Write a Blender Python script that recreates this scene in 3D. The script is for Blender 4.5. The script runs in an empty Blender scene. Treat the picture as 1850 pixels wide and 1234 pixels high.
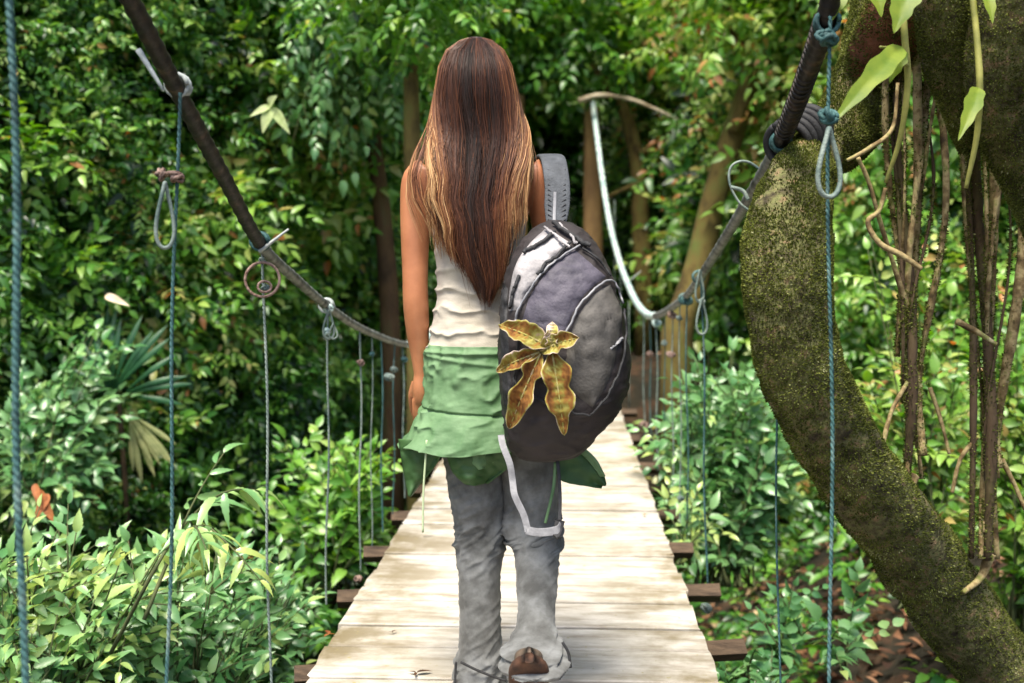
import bpy, math, random
import numpy as np
from mathutils import Vector
from mathutils.bvhtree import BVHTree

# ------------------------------------------------------------------ camera, sky, sun
S = bpy.context.scene
COL = S.collection
random.seed(5)
RNG = np.random.default_rng(11)
R = math.radians

FPX = 2000.0                       # focal length in pixels of the 1850 px wide photograph
PITCH, YAW = math.atan(147 / FPX), math.atan(95 / FPX)
CAM = np.array([0.133, 0.0, 1.10])
cd = bpy.data.cameras.new('camera')
cam = bpy.data.objects.new('camera', cd)
COL.objects.link(cam)
cam.location = CAM
cam.rotation_euler = (math.pi / 2 - PITCH, 0, YAW)
cd.sensor_width = 36
cd.lens = FPX / 1850 * 36
cd.clip_start = 0.05
cd.clip_end = 400
cd.dof.use_dof = True
cd.dof.focus_distance = 2.65
cd.dof.aperture_fstop = 3.0
S.camera = cam

SUN_ELEV, SUN_AZ = R(67), R(200)   # azimuth clockwise from +Y
world = bpy.data.worlds.new('World')
S.world = world
world.use_nodes = True
wn = world.node_tree
wn.nodes.clear()
sky = wn.nodes.new('ShaderNodeTexSky')
sky.sky_type = 'NISHITA'
sky.sun_disc = False
sky.sun_elevation = SUN_ELEV
sky.sun_rotation = SUN_AZ
sky.dust_density = 3.0
bg = wn.nodes.new('ShaderNodeBackground')
bg.inputs[1].default_value = 0.10
wo = wn.nodes.new('ShaderNodeOutputWorld')
wn.links.new(sky.outputs[0], bg.inputs[0])
wn.links.new(bg.outputs[0], wo.inputs[0])

sl = bpy.data.lights.new('sun', 'SUN')
sl.energy = 2.6
sl.angle = R(24)
sl.color = (1.0, 0.93, 0.80)
sun = bpy.data.objects.new('sun', sl)
COL.objects.link(sun)
sdir = Vector((math.sin(SUN_AZ) * math.cos(SUN_ELEV), math.cos(SUN_AZ) * math.cos(SUN_ELEV), math.sin(SUN_ELEV)))
sun.rotation_euler = sdir.to_track_quat('Z', 'Y').to_euler()
sun.location = sdir * 30

S.view_settings.view_transform = 'Standard'
S.view_settings.look = 'None'
S.view_settings.gamma = 1
S.view_settings.exposure = 1.6
S.render.engine = 'CYCLES'
S.cycles.use_denoising = True
S.cycles.max_bounces = 7
S.cycles.diffuse_bounces = 4
S.cycles.transmission_bounces = 4
S.cycles.transparent_max_bounces = 4
S.cycles.caustics_reflective = False
S.cycles.caustics_refractive = False

# ------------------------------------------------------------------ measuring helpers
FWD = np.array([-math.sin(YAW) * math.cos(PITCH), math.cos(YAW) * math.cos(PITCH), -math.sin(PITCH)])
RGT = np.array([math.cos(YAW), math.sin(YAW), 0.0])
UPV = np.cross(RGT, FWD)
FH = np.array([-math.sin(YAW), math.cos(YAW), 0.0])


def W(px, py, d):
    """world point seen at photograph pixel px, py when it stands d metres away"""
    return CAM + d * (FWD + RGT * (px - 925) / FPX - UPV * (py - 617) / FPX)


D0 = 2.80                          # distance of the walking woman


def P(px, py, off=0.0):
    return W(px, py, D0 + off)


def cr(pts, n):
    """Catmull-Rom resampling of rows"""
    p = np.asarray(pts, float)
    if len(p) == 2:
        t = np.linspace(0, 1, n)[:, None]
        return p[0] * (1 - t) + p[1] * t
    q = np.vstack([2 * p[0] - p[1], p, 2 * p[-1] - p[-2]])
    t = np.linspace(0, len(p) - 1 - 1e-9, n)
    i = t.astype(int)
    f = (t - i)[:, None]
    a, b, c, d = q[i], q[i + 1], q[i + 2], q[i + 3]
    return 0.5 * (2 * b + (c - a) * f + (2 * a - 5 * b + 4 * c - d) * f ** 2 + (3 * b - a - 3 * c + d) * f ** 3)


_lat = np.random.default_rng(3).random((32, 32, 32))


def noise3(p, s=1.0):
    """value noise 0..1, vectorised"""
    p = np.asarray(p, float) * s + 100.3
    i = np.floor(p).astype(int)
    f = p - i
    f = f * f * (3 - 2 * f)
    r = 0
    for a in (0, 1):
        for b in (0, 1):
            for c in (0, 1):
                w = (f[..., 0] if a else 1 - f[..., 0]) * (f[..., 1] if b else 1 - f[..., 1]) * (f[..., 2] if c else 1 - f[..., 2])
                r = r + w * _lat[(i[..., 0] + a) % 32, (i[..., 1] + b) % 32, (i[..., 2] + c) % 32]
    return r


def fbm(p, s=1.0, o=3):
    r, a, t = 0, 1.0, 0
    for k in range(o):
        r = r + a * noise3(np.asarray(p) + 7.7 * k, s * 2 ** k)
        t += a
        a *= 0.5
    return r / t


def nrm(v):
    v = np.asarray(v, float)
    return v / np.maximum(np.linalg.norm(v, axis=-1, keepdims=True), 1e-9)


# ------------------------------------------------------------------ object helpers
def tag(o, label=None, cat=None, group=None, kind=None):
    if label: o['label'] = label
    if cat: o['category'] = cat
    if group: o['group'] = group
    if kind: o['kind'] = kind
    return o


def empty(name, loc, label, cat, group=None):
    o = bpy.data.objects.new(name, None)
    o.location = Vector(loc)
    o.empty_display_size = 0.1
    COL.objects.link(o)
    return tag(o, label, cat, group)


class MB:
    """collects vertices and faces, then links them as one mesh object"""

    def __init__(self):
        self.v, self.fs, self.t, self.n = [], [], [], 0

    def add(self, verts, faces, tint=0.0):
        verts = np.asarray(verts, float).reshape(-1, 3)
        self.v.append(verts)
        self.t.append(np.broadcast_to(np.asarray(tint, float), (len(verts),)).copy())
        if isinstance(faces, np.ndarray):
            self.fs.append(faces + self.n)
        elif isinstance(faces, list) and len(faces) and isinstance(faces[0], np.ndarray) and faces[0].ndim == 2:
            for f in faces: self.fs.append(f + self.n)
        else:
            by = {}
            for f in faces: by.setdefault(len(f), []).append(f)
            for k in by: self.fs.append(np.array(by[k]) + self.n)
        self.n += len(verts)
        return self

    def tube(self, pts, rad, sides=8, cap=True, tint=0.0, noise=0.0, ns=10.0, flat=None):
        pts = np.asarray(pts, float)
        n = len(pts)
        rad = np.broadcast_to(np.asarray(rad, float), (n,))
        T = nrm(np.gradient(pts, axis=0))
        a = np.array([0, 0, 1.0]) if abs(T[0][2]) < 0.9 else np.array([1.0, 0, 0])
        N = np.zeros((n, 3))
        N[0] = nrm(np.cross(T[0], a))
        for i in range(1, n):
            N[i] = nrm(N[i - 1] - T[i] * np.dot(N[i - 1], T[i]))
        B = np.cross(T, N)
        th = np.linspace(0, 2 * math.pi, sides, endpoint=False)
        ring = N[:, None, :] * np.cos(th)[None, :, None] + B[:, None, :] * np.sin(th)[None, :, None]
        rr = rad[:, None, None]
        if noise:
            q = pts[:, None, :] + ring * rr
            rr = rr * (1 + noise * (fbm(q, ns, 4) - 0.5)[..., None] * 2)
        v = (pts[:, None, :] + ring * rr).reshape(-1, 3)
        i = np.arange(n - 1)[:, None] * sides
        j = np.arange(sides)[None, :]
        j2 = (j + 1) % sides
        f = np.stack([i + j, i + j2, i + sides + j2, i + sides + j], -1).reshape(-1, 4)
        self.add(v, f, tint)
        if cap:
            base = self.n - len(v)
            k = np.arange(sides)
            self.fs.append((base + k[::-1])[None, :])
            self.fs.append((base + (n - 1) * sides + k)[None, :])
        return self

    def grid(self, V, tint=0.0, closed=False):
        n, m = V.shape[:2]
        i = np.arange(n - 1)[:, None] * m
        j = np.arange(m if closed else m - 1)[None, :]
        j2 = (j + 1) % m
        f = np.stack([i + j, i + j2, i + m + j2, i + m + j], -1).reshape(-1, 4)
        return self.add(V.reshape(-1, 3), f, tint)

    def box(self, c, sx, sy, sz, jit=0.0):
        v = np.array([[x, y, z] for x in (-1, 1) for y in (-1, 1) for z in (-1, 1)]) * np.array([sx, sy, sz]) / 2 + np.asarray(c)
        if jit: v = v + RNG.uniform(-jit, jit, v.shape)
        return self.add(v, np.array([[0, 1, 3, 2], [4, 6, 7, 5], [0, 4, 5, 1], [2, 3, 7, 6], [0, 2, 6, 4], [1, 5, 7, 3]]))

    def sphere(self, c, rx, ry=None, rz=None, seg=16, rot=None):
        ry = rx if ry is None else ry
        rz = rx if rz is None else rz
        ph = np.linspace(0.001, math.pi - 0.001, seg // 2 + 1)
        th = np.linspace(0, 2 * math.pi, seg, endpoint=False)
        V = np.stack([np.sin(ph)[:, None] * np.cos(th), np.sin(ph)[:, None] * np.sin(th), np.repeat(np.cos(ph)[:, None], seg, 1)], -1) * [rx, ry, rz]
        if rot is not None: V = V @ np.array(rot).T
        return self.grid((V + np.asarray(c))[::-1], closed=True)

    def build(self, name, m, parent=None, smooth=True):
        V = np.vstack(self.v).astype(np.float32)
        me = bpy.data.meshes.new(name)
        me.vertices.add(len(V))
        me.vertices.foreach_set('co', V.ravel())
        tot = np.concatenate([np.full(len(f), f.shape[1]) for f in self.fs])
        li = np.concatenate([f.ravel() for f in self.fs]).astype(np.int32)
        me.loops.add(len(li))
        me.loops.foreach_set('vertex_index', li)
        me.polygons.add(len(tot))
        me.polygons.foreach_set('loop_start', np.concatenate([[0], np.cumsum(tot)[:-1]]).astype(np.int32))
        me.polygons.foreach_set('loop_total', tot.astype(np.int32))
        me.polygons.foreach_set('use_smooth', np.full(len(tot), smooth))
        me.update(calc_edges=True)
        at = me.attributes.new('tint', 'FLOAT', 'POINT')
        at.data.foreach_set('value', np.concatenate(self.t).astype(np.float32))
        me.materials.append(m)
        o = bpy.data.objects.new(name, me)
        COL.objects.link(o)
        if parent is not None:
            o.parent = parent
            o.matrix_parent_inverse = parent_world(parent).inverted()
        return o


def parent_world(o):
    from mathutils import Matrix
    m = Matrix.Translation(o.location)
    if o.parent is not None and o.type != 'EMPTY':
        m = Matrix.Identity(4)      # mesh parts are built in world space
    return m


def remesh(o, vox, smooth_it=4):
    """fuse overlapping pieces of an object into one continuous skin"""
    m = o.modifiers.new('fuse', 'REMESH')
    m.mode = 'VOXEL'
    m.voxel_size = vox
    m.use_smooth_shade = True
    s = o.modifiers.new('soften', 'SMOOTH')
    s.iterations = smooth_it
    s.factor = 0.5


# ------------------------------------------------------------------ materials
def hexc(r, g, b):
    """sRGB 0-255 to linear"""
    f = lambda c: (c / 255 / 12.92) if c / 255 <= 0.04045 else ((c / 255 + 0.055) / 1.055) ** 2.4
    return (f(r), f(g), f(b), 1)


def mat(name, stops, scale=8.0, rough=0.7, bump=0.0, bscale=40.0, attr=False, stretch=(1, 1, 1), detail=6, spec=0.4,
        trans=0.0, mixattr=0.0, metal=0.0, dist=0.01, sheen=0.0, vcol=None):
    """procedural material: noise (or the 'tint' attribute) through a colour ramp"""
    m = bpy.data.materials.new(name)
    m.use_nodes = True
    t = m.node_tree
    t.nodes.clear()
    N = t.nodes.new
    L = t.links.new
    out = N('ShaderNodeOutputMaterial')
    b = N('ShaderNodeBsdfPrincipled')
    b.inputs['Roughness'].default_value = rough
    b.inputs['Specular IOR Level'].default_value = spec
    b.inputs['Metallic'].default_value = metal
    if sheen: b.inputs['Sheen Weight'].default_value = sheen
    tc = N('ShaderNodeTexCoord')
    mp = N('ShaderNodeMapping')
    mp.inputs['Scale'].default_value = stretch
    L(tc.outputs['Object'], mp.inputs[0])
    nz = N('ShaderNodeTexNoise')
    nz.inputs['Scale'].default_value = scale
    nz.inputs['Detail'].default_value = detail
    nz.inputs['Roughness'].default_value = 0.6
    L(mp.outputs[0], nz.inputs[0])
    rp = N('ShaderNodeValToRGB')
    e = rp.color_ramp.elements
    while len(e) > 2: e.remove(e[-1])
    ps = [s[0] for s in stops]
    e[0].position, e[0].color = stops[0]
    e[1].position, e[1].color = stops[-1]
    for s in stops[1:-1]:
        k = e.new(s[0])
        k.color = s[1]
    if attr:
        at = N('ShaderNodeAttribute')
        at.attribute_name = 'tint'
        ad = N('ShaderNodeMath')
        ad.operation = 'MULTIPLY_ADD'
        sb = N('ShaderNodeMath')
        sb.operation = 'SUBTRACT'
        L(nz.outputs[0], sb.inputs[0])
        sb.inputs[1].default_value = 0.5
        L(sb.outputs[0], ad.inputs[0])
        ad.inputs[1].default_value = mixattr
        L(at.outputs['Fac'], ad.inputs[2])
        L(ad.outputs[0], rp.inputs[0])
    else:
        L(nz.outputs[0], rp.inputs[0])
    L(rp.outputs[0], b.inputs['Base Color'])
    if bump:
        n2 = N('ShaderNodeTexNoise')
        n2.inputs['Scale'].default_value = bscale
        n2.inputs['Detail'].default_value = 8
        L(mp.outputs[0], n2.inputs[0])
        bp = N('ShaderNodeBump')
        bp.inputs['Strength'].default_value = bump
        bp.inputs['Distance'].default_value = dist
        L(n2.outputs[0], bp.inputs['Height'])
        L(bp.outputs[0], b.inputs['Normal'])
    if trans:
        tr = N('ShaderNodeBsdfTranslucent')
        hs = N('ShaderNodeHueSaturation')
        hs.inputs['Hue'].default_value = 0.485
        hs.inputs['Saturation'].default_value = 1.15
        hs.inputs['Value'].default_value = 1.7
        L(rp.outputs[0], hs.inputs['Color'])
        L(hs.outputs[0], tr.inputs[0])
        mx = N('ShaderNodeMixShader')
        mx.inputs[0].default_value = trans
        L(b.outputs[0], mx.inputs[1])
        L(tr.outputs[0], mx.inputs[2])
        L(mx.outputs[0], out.inputs[0])
    else:
        L(b.outputs[0], out.inputs[0])
    return m


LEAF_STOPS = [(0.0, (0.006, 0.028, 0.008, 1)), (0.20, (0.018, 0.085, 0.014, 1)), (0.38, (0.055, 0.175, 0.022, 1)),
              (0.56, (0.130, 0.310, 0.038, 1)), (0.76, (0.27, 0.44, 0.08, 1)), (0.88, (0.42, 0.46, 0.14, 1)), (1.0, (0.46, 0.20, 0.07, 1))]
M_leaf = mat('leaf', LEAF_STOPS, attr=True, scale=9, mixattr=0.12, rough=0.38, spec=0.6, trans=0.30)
M_leaf_cool = mat('leaf_cool', [(0, (0.02, 0.09, 0.03, 1)), (0.5, (0.085, 0.23, 0.075, 1)), (0.8, (0.22, 0.40, 0.15, 1)), (1, (0.40, 0.50, 0.14, 1))],
                  attr=True, scale=30, mixattr=0.15, rough=0.33, spec=0.7, trans=0.25)
M_lime = mat('lime_leaf', [(0.3, (0.12, 0.22, 0.02, 1)), (0.7, (0.30, 0.38, 0.045, 1))], scale=14, rough=0.45, trans=0.5)
M_palm = mat('palm_leaf', [(0.3, (0.010, 0.055, 0.022, 1)), (0.7, (0.035, 0.13, 0.045, 1))], scale=10, rough=0.4, trans=0.2)
M_palmdry = mat('dry_palm', [(0.3, (0.10, 0.14, 0.045, 1)), (0.7, (0.30, 0.30, 0.12, 1))], scale=10, rough=0.7, trans=0.15)
M_stem = mat('stem', [(0.3, (0.03, 0.05, 0.015, 1)), (0.7, (0.10, 0.11, 0.04, 1))], scale=20, rough=0.8)
M_rust = mat('dead_leaf', [(0.3, (0.16, 0.045, 0.015, 1)), (0.7, (0.45, 0.17, 0.05, 1))], scale=22, rough=0.7, trans=0.15)
M_deadpale = mat('pale_dead_leaf', [(0.3, (0.45, 0.33, 0.2, 1)), (0.7, (0.7, 0.6, 0.45, 1))], scale=20, rough=0.7, trans=0.1)
M_deaddark = mat('dark_dead_leaf', [(0.3, (0.03, 0.015, 0.008, 1)), (0.7, (0.12, 0.05, 0.02, 1))], scale=40, rough=0.7)
M_soil = mat('forest_floor', [(0.3, (0.006, 0.006, 0.003, 1)), (0.5, (0.020, 0.016, 0.008, 1)), (0.62, (0.055, 0.028, 0.014, 1)), (0.75, (0.02, 0.035, 0.01, 1))],
             scale=3.5, rough=0.95, bump=0.8, bscale=14, dist=0.05)
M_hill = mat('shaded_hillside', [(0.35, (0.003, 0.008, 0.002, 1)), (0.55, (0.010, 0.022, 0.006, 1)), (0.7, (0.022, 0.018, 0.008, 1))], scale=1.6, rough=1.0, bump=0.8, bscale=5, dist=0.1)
M_bark = mat('bark', [(0.3, (0.022, 0.013, 0.007, 1)), (0.5, (0.07, 0.045, 0.022, 1)), (0.68, (0.10, 0.09, 0.030, 1))], scale=7, stretch=(1, 1, 0.35), rough=0.9, bump=0.9, bscale=18, dist=0.02)
M_barkyel = mat('ochre_bark', [(0.3, (0.045, 0.030, 0.008, 1)), (0.5, (0.13, 0.095, 0.024, 1)), (0.7, (0.10, 0.12, 0.025, 1))], scale=9, stretch=(1, 1, 0.5), rough=0.9, bump=0.8, bscale=12, dist=0.02)
M_barkbrown = mat('brown_bark', [(0.3, (0.04, 0.022, 0.010, 1)), (0.5, (0.11, 0.060, 0.026, 1)), (0.7, (0.08, 0.09, 0.03, 1))], scale=6, stretch=(1, 1, .4), rough=0.85, bump=0.8, bscale=25, dist=0.015)
M_barkred = mat('red_bark', [(0.3, (0.06, 0.025, 0.012, 1)), (0.5, (0.17, 0.06, 0.028, 1)), (0.7, (0.09, 0.075, 0.025, 1))], scale=6, rough=0.85, bump=0.8, bscale=25, dist=0.015)
M_root = mat('aerial_root', [(0.30, (0.045, 0.028, 0.012, 1)), (0.44, (0.17, 0.115, 0.045, 1)), (0.54, (0.36, 0.28, 0.13, 1)), (0.64, (0.16, 0.17, 0.035, 1)), (0.72, (0.44, 0.37, 0.22, 1))], scale=22, rough=0.85, bump=0.9, bscale=40, dist=0.006)
M_vine = mat('vine_stem', [(0.3, (0.13, 0.14, 0.03, 1)), (0.7, (0.40, 0.38, 0.10, 1))], scale=18, rough=0.6)
M_moss = mat('moss', [(0, (0.045, 0.055, 0.012, 1)), (0.4, (0.115, 0.135, 0.026, 1)), (0.75, (0.21, 0.235, 0.055, 1)), (1, (0.40, 0.40, 0.20, 1))], attr=True, scale=60, mixattr=0.2, rough=0.9, spec=0.1, trans=0.15)


def mossy_trunk_mat():
    m = mat('mossy_bark', [(0.34, (0.030, 0.022, 0.010, 1)), (0.45, (0.085, 0.075, 0.030, 1)), (0.54, (0.13, 0.135, 0.045, 1)), (0.60, (0.16, 0.12, 0.055, 1)),
                           (0.70, (0.26, 0.17, 0.09, 1))], scale=30, rough=0.92, bump=1.0, bscale=70, dist=0.012)
    return m


M_trunk = mossy_trunk_mat()


def deck_mat():
    m = bpy.data.materials.new('weathered_plank')
    m.use_nodes = True
    t = m.node_tree
    b = t.nodes['Principled BSDF']
    b.inputs['Roughness'].default_value = 0.55
    b.inputs['Specular IOR Level'].default_value = 0.5
    tc = t.nodes.new('ShaderNodeTexCoord')
    N, L = t.nodes.new, t.links.new

    def noise(stretch, scale, detail=8):
        mp = N('ShaderNodeMapping'); mp.inputs['Scale'].default_value = stretch
        L(tc.outputs['Object'], mp.inputs[0])
        n = N('ShaderNodeTexNoise'); n.inputs['Scale'].default_value = scale; n.inputs['Detail'].default_value = detail
        n.inputs['Roughness'].default_value = 0.65
        L(mp.outputs[0], n.inputs[0])
        return n

    g = noise((1.6, 7, 7), 3.0)
    r = N('ShaderNodeValToRGB')
    r.color_ramp.elements[0].position, r.color_ramp.elements[0].color = 0.30, (0.27, 0.225, 0.17, 1)
    r.color_ramp.elements[1].position, r.color_ramp.elements[1].color = 0.58, (0.60, 0.56, 0.49, 1)
    L(g.outputs[0], r.inputs[0])
    s = noise((1, 1, 1), 3.2, 10)
    r2 = N('ShaderNodeValToRGB')
    r2.color_ramp.elements[0].position, r2.color_ramp.elements[0].color = 0.42, (0, 0, 0, 1)
    r2.color_ramp.elements[1].position, r2.color_ramp.elements[1].color = 0.60, (1, 1, 1, 1)
    L(s.outputs[0], r2.inputs[0])
    # dirt gathers towards the two ends of the boards
    sx = N('ShaderNodeSeparateXYZ'); L(tc.outputs['Object'], sx.inputs[0])
    ab = N('ShaderNodeMath'); ab.operation = 'ABSOLUTE'; L(sx.outputs[0], ab.inputs[0])
    mr = N('ShaderNodeMapRange'); mr.inputs[1].default_value = 0.10; mr.inputs[2].default_value = 0.52
    mr.inputs[3].default_value = 0.22; mr.inputs[4].default_value = 1.0
    L(ab.outputs[0], mr.inputs[0])
    mu = N('ShaderNodeMath'); mu.operation = 'MULTIPLY'; L(r2.outputs[0], mu.inputs[0]); L(mr.outputs[0], mu.inputs[1])
    mx = N('ShaderNodeMix'); mx.data_type = 'RGBA'
    L(mu.outputs[0], mx.inputs['Factor']); L(r.outputs[0], mx.inputs[6]); mx.inputs[7].default_value = (0.20, 0.16, 0.09, 1)
    sp = noise((1, 1, 1), 45, 3)
    r3 = N('ShaderNodeValToRGB')
    r3.color_ramp.elements[0].position, r3.color_ramp.elements[0].color = 0.66, (0, 0, 0, 1)
    r3.color_ramp.elements[1].position, r3.color_ramp.elements[1].color = 0.72, (1, 1, 1, 1)
    L(sp.outputs[0], r3.inputs[0])
    mx2 = N('ShaderNodeMix'); mx2.data_type = 'RGBA'
    L(r3.outputs[0], mx2.inputs['Factor']); L(mx.outputs[2], mx2.inputs[6]); mx2.inputs[7].default_value = (0.30, 0.26, 0.10, 1)
    oi = N('ShaderNodeObjectInfo')
    mr2 = N('ShaderNodeMapRange'); mr2.inputs[3].default_value = 0.88; mr2.inputs[4].default_value = 1.06
    L(oi.outputs['Random'], mr2.inputs[0])
    hs = N('ShaderNodeHueSaturation'); L(mx2.outputs[2], hs.inputs['Color']); L(mr2.outputs[0], hs.inputs['Value'])
    L(hs.outputs[0], b.inputs['Base Color'])
    bp = N('ShaderNodeBump'); bp.inputs['Strength'].default_value = 0.5; bp.inputs['Distance'].default_value = 0.006
    L(g.outputs[0], bp.inputs['Height']); L(bp.outputs[0], b.inputs['Normal'])
    return m


M_deck = deck_mat()
M_beam = mat('wet_beam', [(0.3, (0.03, 0.018, 0.010, 1)), (0.7, (0.13, 0.085, 0.05, 1))], scale=10, stretch=(1, 6, 6), rough=0.8, bump=0.5)
M_post = mat('post_wood', [(0.3, (0.10, 0.055, 0.022, 1)), (0.55, (0.27, 0.17, 0.065, 1)), (0.7, (0.22, 0.22, 0.07, 1))], scale=3, stretch=(1, 1, 0.3), rough=0.85, bump=0.6)
M_rubber = mat('black_hose', [(0.38, (0.006, 0.005, 0.005, 1)), (0.55, (0.020, 0.015, 0.011, 1)), (0.7, (0.075, 0.045, 0.028, 1))], scale=30, rough=0.6, bump=0.6, bscale=120, dist=0.003)
M_cable = mat('grey_cable', [(0.35, (0.035, 0.034, 0.030, 1)), (0.6, (0.20, 0.21, 0.195, 1))], scale=25, rough=0.6, bump=0.4, bscale=140, dist=0.002)
M_pale = mat('pale_cable', [(0.35, (0.20, 0.34, 0.34, 1)), (0.62, (0.60, 0.70, 0.66, 1))], scale=18, rough=0.6, bump=0.4, bscale=100, dist=0.003)
M_rope = mat('teal_rope', [(0.35, (0.014, 0.045, 0.046, 1)), (0.55, (0.040, 0.115, 0.112, 1)), (0.72, (0.16, 0.22, 0.20, 1))], scale=22, stretch=(1, 1, 0.6), rough=0.7, bump=0.9, bscale=220, dist=0.003)
M_ropegrey = mat('grey_rope', [(0.35, (0.06, 0.10, 0.09, 1)), (0.65, (0.24, 0.29, 0.25, 1))], scale=22, rough=0.7, bump=0.8, bscale=220, dist=0.003)
M_knot = mat('weathered_knot', [(0.3, (0.10, 0.055, 0.04, 1)), (0.7, (0.38, 0.27, 0.22, 1))], scale=60, rough=0.9, bump=0.6, bscale=120)
M_white = mat('white_cord', [(0.3, (0.20, 0.23, 0.22, 1)), (0.7, (0.45, 0.48, 0.46, 1))], scale=50, rough=0.7)

M_skin = mat('skin', [(0.35, (0.36, 0.135, 0.060, 1)), (0.65, (0.50, 0.205, 0.095, 1))], scale=9, rough=0.45, bump=0.15, bscale=160, dist=0.002, spec=0.5)
M_skin.node_tree.nodes['Principled BSDF'].inputs['Subsurface Weight'].default_value = 0.12
M_skin.node_tree.nodes['Principled BSDF'].inputs['Subsurface Radius'].default_value = (0.012, 0.005, 0.003)
M_eye = mat('eye', [(0.4, (0.75, 0.73, 0.70, 1)), (0.6, (0.8, 0.78, 0.75, 1))], rough=0.2)
M_tank = mat('cream_jersey', [(0.3, (0.36, 0.32, 0.25, 1)), (0.7, (0.50, 0.45, 0.37, 1))], scale=12, rough=0.85, bump=0.35, bscale=300, dist=0.002, sheen=0.2)
M_pants = mat('grey_cotton', [(0.36, (0.060, 0.060, 0.056, 1)), (0.5, (0.110, 0.112, 0.108, 1)), (0.64, (0.175, 0.180, 0.178, 1))], scale=13, rough=0.9, bump=0.35, bscale=150, dist=0.002, sheen=0.15)
M_jacket = mat('green_shell', [(0.35, (0.060, 0.135, 0.050, 1)), (0.65, (0.150, 0.255, 0.125, 1))], scale=7, rough=0.65, bump=0.3, bscale=60, dist=0.004)
M_jdark = mat('green_lining', [(0.3, (0.022, 0.060, 0.018, 1)), (0.7, (0.055, 0.125, 0.035, 1))], scale=9, rough=0.6, bump=0.3, bscale=60, dist=0.004)
M_hair = mat('hair', [(0.0, (0.010, 0.006, 0.004, 1)), (0.3, (0.045, 0.015, 0.007, 1)), (0.55, (0.135, 0.045, 0.018, 1)), (0.8, (0.34, 0.16, 0.06, 1)), (1, (0.60, 0.38, 0.18, 1))],
             attr=True, scale=30, mixattr=0.15, rough=0.5, spec=0.35)
M_pack = mat('pack_fabric', [(0.3, (0.010, 0.008, 0.008, 1)), (0.7, (0.034, 0.026, 0.026, 1))], scale=9, rough=0.7, bump=0.4, bscale=220, dist=0.002)
M_packmid = mat('pack_purple', [(0.35, (0.026, 0.024, 0.036, 1)), (0.65, (0.090, 0.080, 0.105, 1))], scale=12, rough=0.65, bump=0.5, bscale=160, dist=0.003)
M_packgrey = mat('pack_grey', [(0.35, (0.032, 0.030, 0.027, 1)), (0.65, (0.105, 0.096, 0.086, 1))], scale=10, rough=0.7, bump=0.5, bscale=160, dist=0.003)
M_packlight = mat('pack_light', [(0.35, (0.11, 0.105, 0.11, 1)), (0.65, (0.36, 0.34, 0.34, 1))], scale=14, rough=0.6, bump=0.5, bscale=140, dist=0.003)
M_piping = mat('piping', [(0.3, (0.16, 0.16, 0.175, 1)), (0.7, (0.30, 0.30, 0.31, 1))], scale=30, rough=0.5)
M_black = mat('black_webbing', [(0.3, (0.010, 0.010, 0.011, 1)), (0.7, (0.03, 0.03, 0.032, 1))], scale=60, rough=0.7, bump=0.5, bscale=250, dist=0.002)
M_strap = mat('strap_pad', [(0.3, (0.036, 0.041, 0.048, 1)), (0.7, (0.082, 0.090, 0.102, 1))], scale=40, rough=0.75, bump=0.6, bscale=200, dist=0.003)
M_web = mat('grey_webbing', [(0.3, (0.19, 0.19, 0.20, 1)), (0.7, (0.30, 0.30, 0.31, 1))], scale=60, rough=0.7, bump=0.5, bscale=250, dist=0.002)
M_sole = mat('shoe_sole', [(0.3, (0.022, 0.011, 0.007, 1)), (0.7, (0.085, 0.038, 0.020, 1))], scale=30, rough=0.85, bump=0.6, bscale=80, dist=0.004)
M_shoe = mat('shoe_upper', [(0.3, (0.05, 0.035, 0.025, 1)), (0.7, (0.14, 0.10, 0.07, 1))], scale=20, rough=0.8)
M_dryleaf = mat('dry_palmate', [(0.0, (0.10, 0.04, 0.015, 1)), (0.30, (0.24, 0.11, 0.03, 1)), (0.52, (0.25, 0.20, 0.045, 1)), (0.75, (0.36, 0.34, 0.10, 1)), (0.9, (0.44, 0.34, 0.20, 1)), (1, (0.62, 0.50, 0.42, 1))],
                attr=True, scale=45, mixattr=0.75, rough=0.9, spec=.15, trans=0.15, bump=0.6, bscale=60, dist=0.004)

# ------------------------------------------------------------------ leaves
def leaf_template(st, hi=False):
    """st = [(t, halfwidth)]; first and last have width 0. returns verts (x along, y across, z) and faces"""
    v, f = [(0, 0, 0)], []
    for t, w in st[1:-1]:
        v += [(t, w, 0.35 * w), (t, 0, 0), (t, -w, 0.35 * w)]
    v.append((1, 0, 0))
    k = len(st) - 2
    f3 = [(0, 2, 1), (0, 3, 2)]
    f4 = []
    for i in range(k - 1):
        a = 1 + 3 * i
        f4 += [(a, a + 1, a + 4, a + 3), (a + 1, a + 2, a + 5, a + 4)]
    a, e = 1 + 3 * (k - 1), len(v) - 1
    f3 += [(a, a + 1, e), (a + 1, a + 2, e)]
    return np.array(v, float), np.array(f3), np.array(f4)


TL = leaf_template([(0, 0), (0.28, 0.5), (0.62, 0.42), (1, 0)])
TH = leaf_template([(0, 0), (0.08, 0.22), (0.17, 0.42), (0.20, 0.37), (0.31, 0.53), (0.34, 0.46), (0.47, 0.52), (0.50, 0.43), (0.62, 0.42), (0.65, 0.33), (0.78, 0.26), (0.81, 0.18), (0.91, .08), (1, 0)])


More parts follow.
